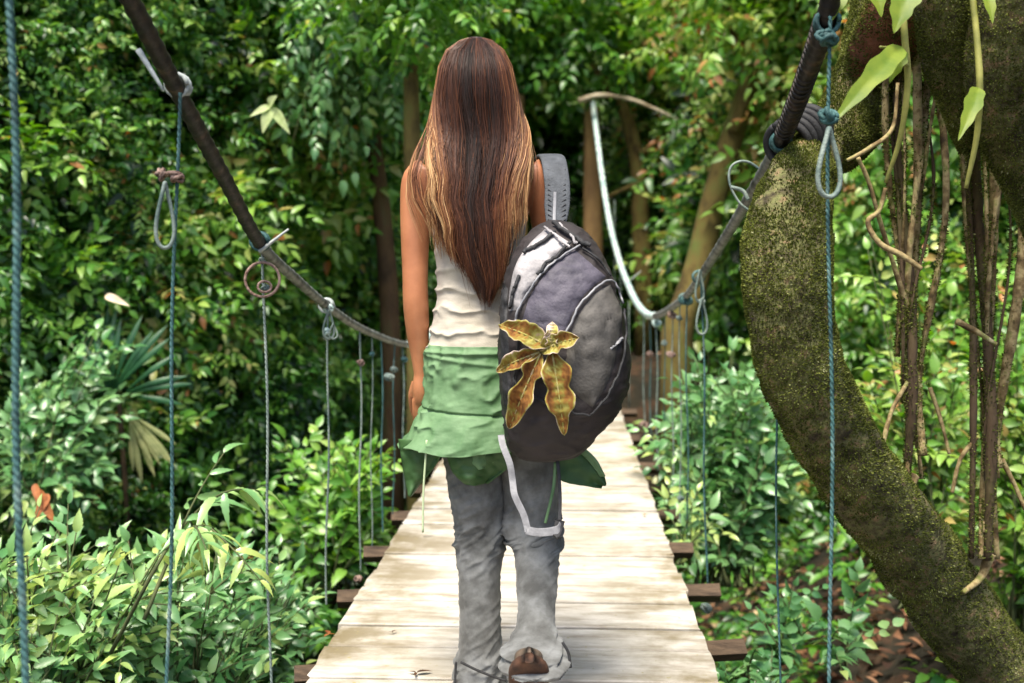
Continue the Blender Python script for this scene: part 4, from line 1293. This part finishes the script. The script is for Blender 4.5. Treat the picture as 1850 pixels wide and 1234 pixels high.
# shoes
def shoe(heel, toe, name='shoe', up=(0, 0, 1), L=.27):
    """heel, toe: world points of the sole line; foot built along them"""
    x = nrm(toe - heel); z = nrm(np.array(up) - x * np.dot(up, x)); y = np.cross(z, x)
    s = np.linspace(0, 1, 26)
    w = np.interp(s, [0, .03, .09, .18, .5, .75, .92, 1], [.006, .022, .035, .041, .038, .048, .038, .014])
    h = np.interp(s, [0, .08, .25, .5, .75, .92, 1], [.02, .03, .07, .075, .05, .04, .02])
    t = np.linspace(0, 2 * math.pi, 24, endpoint=False)
    cs, sn = np.cos(t), np.sin(t)
    up_ = MB(); V = np.zeros((26, 24, 3))
    for i in range(26):
        V[i] = heel + x * s[i] * L + y * (w[i] * .78 * np.sign(cs) * np.abs(cs) ** .8)[:, None] + z * (.026 + .8 * h[i] / 2 + h[i] / 2 * np.sign(sn) * np.abs(sn) ** .8)[:, None]
    capped(up_, V)
    so = up_.build(name, M_shoe, woman)
    sl_ = MB(); V = np.zeros((26, 24, 3))
    for i in range(26):
        V[i] = heel + x * (s[i] * (L + .012) - .006) + y * ((w[i] + .004) * np.sign(cs) * np.abs(cs) ** .7)[:, None] + z * (.012 + .013 * np.sign(sn) * np.abs(sn) ** .5)[:, None]
    capped(sl_, V)
    # tread lugs
    for i in range(5, 24, 2):
        for sd in (-.5, .5):
            c = heel + x * s[i] * L + y * w[i] * sd - z * .003
            a = MB().box((0, 0, 0), .012, w[i] * .7, .004).v[0]
            q = c + a[:, :1] * x + a[:, 1:2] * y + a[:, 2:] * z
            sl_.add(q, np.array([[0, 1, 3, 2], [4, 6, 7, 5], [0, 4, 5, 1], [2, 3, 7, 6], [0, 2, 6, 4], [1, 5, 7, 3]]))
    sl_.build('sole', M_sole, so)


f0 = P(872, 1250, -.06); f0[2] = 0.004
shoe(f0, f0 + FH * .27 - RH * .01)
heel = P(956, 1200, -.445)
toe = heel + FH * .165 - np.array([0, 0, heel[2] - .016])
shoe(heel, toe, up=nrm(FH * 1.0 + np.array([0, 0, .35])), L=float(np.linalg.norm(toe - heel)))

# jacket tied round the waist
js = [(620, 774, 962, 0, .126), (640, 772, 966, 0, .130), (680, 770, 972, 0, .138), (720, 766, 978, 0, .147), (740, 761, 982, 0, .152), (765, 751, 986, -.005, .158), (790, 735, 990, -.01, .162), (802, 722, 992, -.01, .164)]
n, m = 150, 160
V = vloft(js, n, m, 2.1)
a = cr(js, n)
th = np.linspace(0, 2 * math.pi, m, endpoint=False)
ctr = np.array([P((r[1] + r[2]) / 2, r[0], r[3]) for r in a])
nv = nrm((V - ctr[:, None]) * [1, 1, 0])
py = a[:, 0][:, None] + 0 * th[None]
q = np.stack([np.cos(th)[None] * 2 + 0 * py, np.sin(th)[None] * 2 + 0 * py, py / 55 + .6 * np.cos(th)[None]], -1)
fold = (1 - np.abs(fbm(q, 1.5, 2) - .5) * 5).clip(0, 1) ** 2.2 * .009 + (fbm(q, 4, 3) - .5) * .006
seam = -.006 * np.exp(-((py - 737 - 4 * np.cos(th)[None]) / 2.5) ** 2) + .0015 * np.clip((py - 738) / 6, 0, 1)
top = .006 * np.exp(-((py - 632) / 4) ** 2) + .005 * np.exp(-((py - 650 - 12 * np.cos(th)[None]) / 4) ** 2)
low = np.clip((py - 740) / 60, 0, 1) * .007 * np.sin(th * 5 + .7)[None]
V = V + nv * (fold + seam + top + low)[..., None]
# hem undulates
V[:, :, 2] += (np.clip((py - 760) / 40, 0, 1) * .006 * np.sin(th * 5 + 1.2)[None])
jk = MB(); jk.grid(V[:, ::-1], closed=True)
jo = jk.build('jacket', M_jacket, woman)
sm = jo.modifiers.new('cloth', 'SOLIDIFY'); sm.thickness = 0.004


def cloth_patch(outline_a, outline_b, amp, m, name, parent, nu=40, nv_=24, thick=.004, seed=0, ns=30):
    """cloth panel between two edges; rows px, py, off"""
    A, B = cr(outline_a, nu), cr(outline_b, nu)
    V = np.zeros((nu, nv_, 3))
    for j in range(nv_):
        u = j / (nv_ - 1)
        r = A * (1 - u) + B * u
        for i in range(nu):
            V[i, j] = P(*r[i])
    V = V + (-FH) * ((fbm(V + seed, ns, 3) - .5) * amp)[..., None] + (-FH) * (amp * .6 * np.sin(np.linspace(0, 5.5, nv_)) * np.linspace(.3, 1, nu)[:, None])[..., None]
    mb = MB(); mb.grid(V)
    o = mb.build(name, m, parent)
    s = o.modifiers.new('cloth', 'SOLIDIFY'); s.thickness = thick
    return o


cloth_patch([(722, 792, -.06), (727, 830, -.06), (734, 868, -.055), (740, 892, -.05)], [(800, 792, -.12), (800, 815, -.11), (785, 845, -.09), (745, 893, -.06)], .03, M_jdark, 'jacket_tail', woman, seed=1)
cloth_patch([(800, 786, -.118), (806, 815, -.125), (818, 850, -.12), (838, 872, -.115)], [(930, 785, -.14), (925, 820, -.14), (915, 850, -.13), (880, 878, -.12)], .045, M_jdark, 'jacket_tail', woman, seed=2)
cloth_patch([(812, 786, -.135), (826, 806, -.135), (845, 832, -.13), (862, 845, -.128)], [(930, 786, -.14), (916, 805, -.14), (898, 830, -.135), (884, 846, -.13)], .03, M_jacket, 'jacket_sleeve', woman, seed=3)
cloth_patch([(1010, 800, -.03), (1040, 800, -.03), (1070, 825, -.03), (1090, 855, -.03), (1096, 874, -.03)], [(1004, 850, -.05), (1015, 868, -.05), (1040, 876, -.05), (1070, 880, -.045), (1088, 882, -.04)], .02, M_jdark, 'jacket_sleeve', woman, seed=4)
cloth_patch([(1040, 796, -.035), (1055, 808, -.04), (1078, 830, -.045), (1094, 860, -.045)], [(1034, 804, -.035), (1048, 818, -.04), (1068, 838, -.045), (1086, 862, -.045)], .006, M_jacket, 'sleeve_cuff', woman, 20, 8, seed=5)
cd_ = MB()
limb(cd_, [(771, 795, -.14, .0028), (768, 840, -.14, .0028), (765, 890, -.135, .0028), (764, 962, -.13, .0028)], 30, 6)
cd_.build('drawcord', mat('pale_cord', [(.3, (.35, .45, .25, 1)), (.7, (.5, .58, .35, 1))]), woman)
cd_ = MB()
limb(cd_, [(1003, 835, -.2, .004), (1000, 880, -.2, .0045), (990, 925, -.2, .004), (985, 945, -.2, .004)], 30, 6)
cd_.build('drawcord', M_jacket, woman)

# ------------------------------------------------------------------ hair
HY = [66, 73, 90, 120, 160, 200, 240, 280, 320, 360, 400, 440, 480, 520, 548]
HL = [852, 830, 806, 792, 785, 779, 766, 748, 738, 744, 766, 784, 806, 838, 862]
HR = [868, 890, 911, 926, 935, 944, 955, 964, 964, 952, 946, 934, 922, 908, 892]
HB = [.035, .045, .082, .108, .112, .104, .100, .112, .126, .136, .140, .138, .134, .130, .128]


def hair_pt(py, s, front, lift=0.0):
    """s -1..1 across; front 0..1 lets side strands wrap round the head"""
    l, r, b = np.interp(py, HY, HL), np.interp(py, HY, HR), np.interp(py, HY, HB)
    ang = s * (math.pi / 2) * (1 + front)
    px = (l + r) / 2 + (r - l) / 2 * np.sin(np.clip(ang, -math.pi / 2, math.pi / 2)) * np.where(np.abs(ang) > math.pi / 2, np.cos(np.abs(ang) - math.pi / 2) ** .5, 1)
    off = -b * np.cos(ang) * (1 if True else 0)
    # below the neck the hair lies on the back
    flat = np.clip((py - 230) / 70, 0, 1)
    back = -b * (0.72 + .28 * np.cos(np.clip(ang, -math.pi / 2, math.pi / 2)))
    side = np.clip((np.abs(s) - .72) / .28, 0, 1)
    back = back * (1 - side) + (-.055) * side * (1) + 0
    off = off * (1 - flat) + back * flat
    return px, off - lift


rng = np.random.default_rng(99)
hb = MB()
# solid under layer
rows = []
for py in np.linspace(66, 525, 90):
    s = np.linspace(-1, 1, 50)
    px, off = hair_pt(py, s * .93, 0.25)
    cx = (np.interp(py, HY, HL) + np.interp(py, HY, HR)) / 2
    shr = np.interp(py, [70, 200, 300, 440, 525], [.97, .88, .54, .52, .40])
    rows.append([P(cx + (x - cx) * shr + np.interp(py, [200, 330, 450, 540], [0, 13, 6, 0]), py, o * .95 + .004) for x, o in zip(px, off)])
base = np.array(rows)
base = base + (-FH) * ((np.sin(np.linspace(0, 70, 50))[None] * .002) * np.linspace(.2, 1.5, 90)[:, None])[..., None]
hb.grid(base, tint=.08)
NS = 7500
npt = 26
for k in range(NS):
    s = rng.uniform(-1, 1)
    s = np.sign(s) * abs(s) ** .85
    front = rng.uniform(0, .45) if abs(s) > .6 else 0.0
    # clump targets near the tip
    cl = round(s * 8 + rng.normal(0, .3)) / 8
    tip = np.interp(s, [-1, -.7, -.4, -.15, .1, .35, .6, .85, 1], [425, 462, 500, 528, 546, 536, 505, 440, 400]) + rng.normal(0, 10) - 40 * rng.random() ** 3 + 12 * math.sin(cl * 41)
    if front > .25: tip = min(tip, rng.uniform(330, 470))
    start = 67 + rng.random() ** 2.5 * 40
    py = start + (tip - start) * np.linspace(0, 1, npt) ** 0.95
    u = (py - 68) / 480
    bulk = k % 40 != 0
    ss = s + (cl - s) * np.clip((u - .2) / .8, 0, 1) ** .8 * .85
    wob = rng.normal(0, 1)
    ph = rng.uniform(0, 6.28)
    ss = ss + .09 * wob * u * np.sin(u * 9 + ph) + .075 * np.sin(u * 10 + cl * 20) * u ** .5
    if bulk: ss = ss * np.interp(py, [170, 320, 410, 510], [1, .50, .52, .85])
    px, off = hair_pt(py, np.clip(ss, -1.06, 1.06), front * np.interp(py, [190, 270], [1, 0]), lift=rng.uniform(-.006, .010) + .010 * np.sin(cl * 31) * u)
    if bulk: px = px + np.interp(py, [200, 330, 450, 540], [0, 13, 6, 0])
    if s < -.8 and rng.random() < .5:      # loose lock lying over the left shoulder
        px = px - np.interp(py, [230, 320, 400, 470], [0, 4, 22, 24]) * rng.uniform(.3, 1.15)
        off = off + np.interp(py, [230, 330, 470], [0, .01, .03])
    if s > .85 and rng.random() < .5:
        px = px + np.interp(py, [230, 320, 400, 470], [0, 10, 16, 12]) * rng.uniform(.2, 1.2)
    if rng.random() < .05:   # fly-aways
        px = px + rng.normal(0, 10) * u ** 2
        off = off - .006
    pts = np.array([P(a_, b_, c_) for a_, b_, c_ in zip(px, py, off)])
    outer = abs(s) ** 2.2
    tnt = .15 + .78 * outer * rng.uniform(.5, 1.25) + rng.normal(0, .08) + (.25 * (rng.random() < .07)) + .07 * math.sin(cl * 13)
    tv = np.clip(tnt + .22 * np.clip(u - .25, 0, 1) + .05 * np.sin(cl * 17), 0.02, 1)
    rad = rng.uniform(.0005, .0011) * np.interp(np.linspace(0, 1, npt), [0, .1, .8, 1], [.6, 1, .9, .25])
    hb.tube(pts, rad, 3, cap=False, tint=np.repeat(tv, 3))
hb.build('hair', M_hair, woman)

# ------------------------------------------------------------------ backpack
pack = empty('backpack', P(1010, 830, -.22), 'dark grey and purple backpack slung from her right shoulder with a dangling strap', 'backpack')
ps = [(398, 992, 1014, -.15, .02), (408, 972, 1042, -.16, .050), (430, 948, 1066, -.175, .078), (460, 930, 1086, -.19, .095), (500, 916, 1104, -.205, .110), (560, 905, 1121, -.215, .120), (620, 902, 1131, -.22, .125), (680, 904, 1134, -.22, .125),
      (725, 908, 1124, -.22, .120), (765, 911, 1098, -.215, .108), (800, 918, 1066, -.205, .085), (822, 934, 1040, -.20, .055), (832, 955, 1010, -.20, .02)]
n, m = 130, 110
V = vloft(ps, n, m, 2.5)
ctr = V.mean(1, keepdims=True)
V = V + nrm((V - ctr) * [1, 1, .3]) * ((fbm(V, 11, 2) - .5) * .009 + (noise3(V * [1, 1, 2.2], 60) - .5) * .003 + ((1 - np.abs(fbm(V * [1, 1, 1.6], 22, 2) - .5) * 4).clip(0, 1) ** 2) * .006)[..., None]
pb = MB(); capped(pb, V[:, ::-1])
po = pb.build('pack_body', M_pack, pack)
tris = [tuple(int(i) for i in f) for f in pb.fs[0]]
BV = BVHTree.FromPolygons([Vector(v) for v in np.vstack(pb.v)], tris)


def drape(px, py, lift=.003):
    """point on the pack where the sight line through px, py meets it"""
    dv = Vector(nrm(W(px, py, 1) - CAM))
    h = BV.ray_cast(Vector(CAM), dv)
    if h[0] is None:
        h = BV.find_nearest(Vector(W(px, py, D0 - .25)))
    p, nn = np.array(h[0]), np.array(h[1])
    if np.dot(nn, np.array(dv)) > 0: nn = -nn
    return p + nn * lift


def panel(A, B, m, name, h=.008, nu=40, nv_=20, crumple=.004, parent=pack):
    A, B = cr(A, nu), cr(B, nu)
    V = np.zeros((nu, nv_, 3))
    for i in range(nu):
        for j in range(nv_):
            u = j / (nv_ - 1)
            r = A[i] * (1 - u) + B[i] * u
            e = min(1, 5 * min(u, 1 - u, i / (nu - 1), 1 - i / (nu - 1)))
            V[i, j] = drape(r[0], r[1], -.002 + (h + .002) * math.sqrt(max(e, 0)))
    inner = np.minimum(1, 6 * np.minimum(np.linspace(0, 1, nu), np.linspace(1, 0, nu)))[:, None] * np.minimum(1, 6 * np.minimum(np.linspace(0, 1, nv_), np.linspace(1, 0, nv_)))[None]
    V = V + (-FH) * ((fbm(V, 38, 3) - .45) * crumple * inner)[..., None]
    mb = MB(); mb.grid(V)
    return mb.build(name, m, parent)


def piping(pl, r=.0026, m=M_piping, name='piping', lift=.008, parent=pack):
    a = cr(pl, 40)
    MB().tube(np.array([drape(x, y, lift) for x, y in a]), r, 8).build(name, m, parent)


panel([(990, 407), (955, 440), (932, 475), (921, 520), (917, 565)], [(1036, 440), (1005, 466), (975, 496), (952, 530), (937, 562)], M_packlight, 'top_panel', .006, crumple=.014)
panel([(1038, 446), (1004, 472), (975, 504), (952, 542), (938, 590)], [(1100, 500), (1072, 520), (1048, 548), (1030, 585), (1018, 610)], M_packmid, 'middle_panel', .005, crumple=.010)
panel([(1104, 512), (1076, 528), (1052, 556), (1034, 592), (1022, 640), (1020, 700)], [(1124, 560), (1122, 590), (1118, 620), (1110, 660), (1095, 700), (1070, 740)], M_packgrey, 'front_pocket', .010, crumple=.008)
panel([(905, 500), (905, 560), (905, 620), (908, 690), (912, 740)], [(918, 520), (917, 570), (920, 630), (924, 690), (926, 740)], M_black, 'side_panel', .006)
piping([(1046, 447), (1008, 470), (978, 498), (954, 534), (938, 566), (932, 600)])
piping([(1018, 612), (1032, 578), (1050, 548), (1074, 522), (1098, 508), (1112, 522), (1120, 548)])
piping([(932, 690), (975, 722), (1030, 742), (1064, 750)], m=M_black, r=.003)
piping([(940, 600), (936, 660), (932, 690), (930, 760)], m=M_black, r=.003)
piping([(1050, 452), (1078, 472), (1098, 500)], m=M_black)
piping([(1064, 750), (1096, 712), (1118, 660), (1126, 610), (1122, 560)], m=M_black, r=.003)
# thin black tubes painting the shade in creases over the top
for pl, r in (([(950, 462), (965, 448), (985, 440), (1002, 424)], .005), ([(972, 500), (990, 478), (1012, 460), (1030, 440)], .004), ([(940, 500), (932, 530), (926, 560)], .004), ([(1000, 408), (1022, 424), (1048, 440), (1064, 448)], .0055)):
    piping(pl, r, M_black, 'crease_shade', .010)
for pl in ([(985, 418), (1003, 432), (1028, 452)], [(1010, 412), (1030, 430), (1040, 446)]):
    piping(pl, .0032, M_packlight, 'zip_pull', .012)
# small pale emblem on the pocket
panel([(1092, 636), (1106, 620), (1127, 606)], [(1098, 639), (1108, 628), (1125, 613)], M_piping, 'emblem', .013, 12, 6, 0)

# padded shoulder strap, a thick ribbon over the shoulder
def ribbon(pts, wdt, thick, m, name, parent, side=None, n=50, quilt=0.0, expo=1.0):
    """pts rows px,py,off ; width across 'side'"""
    a = cr(pts, n)
    c = np.array([P(*r[:3]) for r in a])
    T = nrm(np.gradient(c, axis=0))
    sd = np.array(side if side is not None else RH, float)
    Sx = nrm(sd[None] - T * (T @ sd)[:, None])
    N = np.cross(T, Sx)
    u = np.linspace(0, 2 * math.pi, 28, endpoint=False)
    cx = np.sign(np.cos(u)) * np.abs(np.cos(u)) ** .6; cy = np.sign(np.sin(u)) * np.abs(np.sin(u)) ** .5
    w = np.broadcast_to(wdt, (n,))[:, None, None] / 2
    th_ = thick * (1 + quilt * np.sin(np.arange(n) * 1.1))[:, None, None] / 2
    V = c[:, None] + Sx[:, None] * cx[None, :, None] * w + N[:, None] * cy[None, :, None] * th_
    mb = MB(); capped(mb, V)
    return mb.build(name, m, parent)


st_ = ribbon([(1004, 412, -.14), (1006, 380, -.125), (1007, 340, -.11), (1003, 305, -.085), (998, 286, -.04), (990, 284, .03), (982, 300, .09), (978, 340, .125), (980, 400, .14), (985, 480, .14), (985, 560, .05), (980, 640, -.08), (975, 700, -.12)],
             np.interp(np.linspace(0, 1, 90), [0, .1, .5, .62, .7, 1], [.045, .062, .062, .055, .026, .022]), .014, M_strap, 'shoulder_strap', pack, n=90)
# stitched ribs on the strap
qb = MB()
for i in range(12):
    py = 300 + i * 9
    off = np.interp(py, [286, 305, 340, 380, 412], [-.04, -.085, -.11, -.125, -.14]) - .009
    for s in (-1, 1):
        limb(qb, [(1006 + s * 5, py + 5, off + .0016, .0014), (1006 + s * 16, py - 3, off + .0016, .0014)], 6, 5)
qb.build('strap_stitching', M_black, pack)
ribbon([(1003, 345, -.122), (1002, 375, -.132), (1001, 408, -.147)], .008, .004, M_piping, 'strap_webbing', pack, n=20)
# dangling webbing loop
ribbon([(905, 786, -.26), (909, 806, -.285), (921, 838, -.295), (926, 868, -.29), (930, 895, -.30), (946, 930, -.30), (954, 960, -.30)], .015, .002, M_web, 'dangling_strap', pack, side=RH, n=40)
ribbon([(950, 958, -.30), (975, 962, -.30), (1005, 958, -.30), (1014, 948, -.29)], .019, .002, M_web, 'dangling_strap', pack, side=UPV, n=30)
ribbon([(1012, 940, -.285), (1006, 962, -.295), (1000, 968, -.30)], .022, .007, M_black, 'buckle', pack, side=RH, n=12)
ribbon([(1010, 950, -.285), (1012, 900, -.26), (1008, 840, -.24), (1002, 815, -.22)], .008, .003, M_black, 'dangling_strap', pack, side=RH, n=20)

# dried palmate leaf stuck on the pack
dl = empty('dried_leaf', drape(985, 625, .02), 'large curled yellow and brown palmate leaf pinned to the back of the backpack', 'leaf')
rng = np.random.default_rng(12)
for (bx, by), (tx, ty), w, cup, tn in (((988, 628), (920, 590), .021, .9, .70), ((985, 632), (1046, 608), .021, .9, .76), ((984, 634), (898, 672), .017, 1.0, .55), ((985, 636), (936, 768), .022, 1.0, .50), ((990, 634), (1016, 776), .025, 1.0, .47), ((990, 630), (1000, 588), .014, .6, .9)):
    b = drape(bx, by, .022)
    t = drape(tx, ty, .03)
    if tx < 910: t = W(tx, ty, 2.47)
    x = t - b; L = np.linalg.norm(x); x /= L
    z = nrm(-FWD + UPV * .25); z = nrm(z - x * np.dot(z, x)); y = np.cross(z, x)
    n, m = 34, 13
    s = np.linspace(0, 1, n); c = np.linspace(-1, 1, m)
    wf = np.sin(np.pi * np.clip(s, 0, 1) ** .8) ** .65 * (1 + .09 * np.sin(s * 15 + tx) + .9 * (noise3(np.stack([s * 9, s * 0 + tx, s * 0], -1)) - .5)) * w * 1.15
    wf = np.maximum(wf, .004 * (1 - s))
    zz = cup * wf[:, None] * (np.abs(c)[None] ** 1.6) * .9 + .006 * np.sin(s * 16 + bx)[:, None] * np.abs(c)[None] + .018 * np.sin(s * 3.1)[:, None] - .003 * (np.sin(s * 60)[:, None] * (1 - np.abs(c)[None]))
    V = b + x * (s[:, None, None] * L) + y * (wf[:, None, None] * c[None, :, None]) + z * zz[..., None]
    tint = np.clip(tn - .15 + .6 * (np.abs(c)[None] > .84) + .9 * (noise3(V, 38) - .5) - .12 * s[:, None] + .1 * rng.normal(0, 1, (n, m)), 0, 1)
    mb = MB(); mb.grid(V, tint=tint.ravel()); mb.tube(cr([b + z * .004, b + x * L * .5 + z * .02, t + z * .004], 12), np.linspace(.0025, .001, 12), 6, tint=.8)
    o = mb.build('leaf_lobe', M_dryleaf, dl)
    sm = o.modifiers.new('body', 'SOLIDIFY'); sm.thickness = 0.0012

# ------------------------------------------------------------------ fallen leaves on the deck
def deck_leaf(label, px, py, ln, ang, m):
    dirv = W(px, py, 1) - CAM
    p = CAM + dirv * (0.008 - CAM[2]) / dirv[2]
    mb = MB()
    for k, (da, sc) in enumerate(((0, 1), (2.3, .6), (-2.0, .5))):
        d = np.array([[math.cos(ang + da), math.sin(ang + da), .12]])
        add_leaves(mb, p[None] + [0, 0, .004], d, np.array([[.1, .2, 1.0]]), ln * sc, ln * .4 * sc, .5, TH, .15)
    tag(mb.build('fallen_leaf', m), label, 'leaf')


deck_leaf('curled dark dead leaf on the deck left of her standing foot', 752, 1218, .045, .4, M_deaddark)
deck_leaf('orange dead leaf on the left edge of the deck', 594, 1148, .04, 2.0, M_rust)
deck_leaf('tiny dark leaf scrap on the left half of the deck', 708, 1144, .02, .9, M_deaddark)
deck_leaf('small brown leaf scrap on the deck below the pale drawcord', 768, 965, .035, .2, M_deadpale)
deck_leaf('small dark scrap near the right edge of the deck', 1212, 1005, .025, 1.0, M_deaddark)
deck_leaf('brown speck of leaf in the middle distance on the right boards', 1165, 932, .028, 1.6, M_rust)
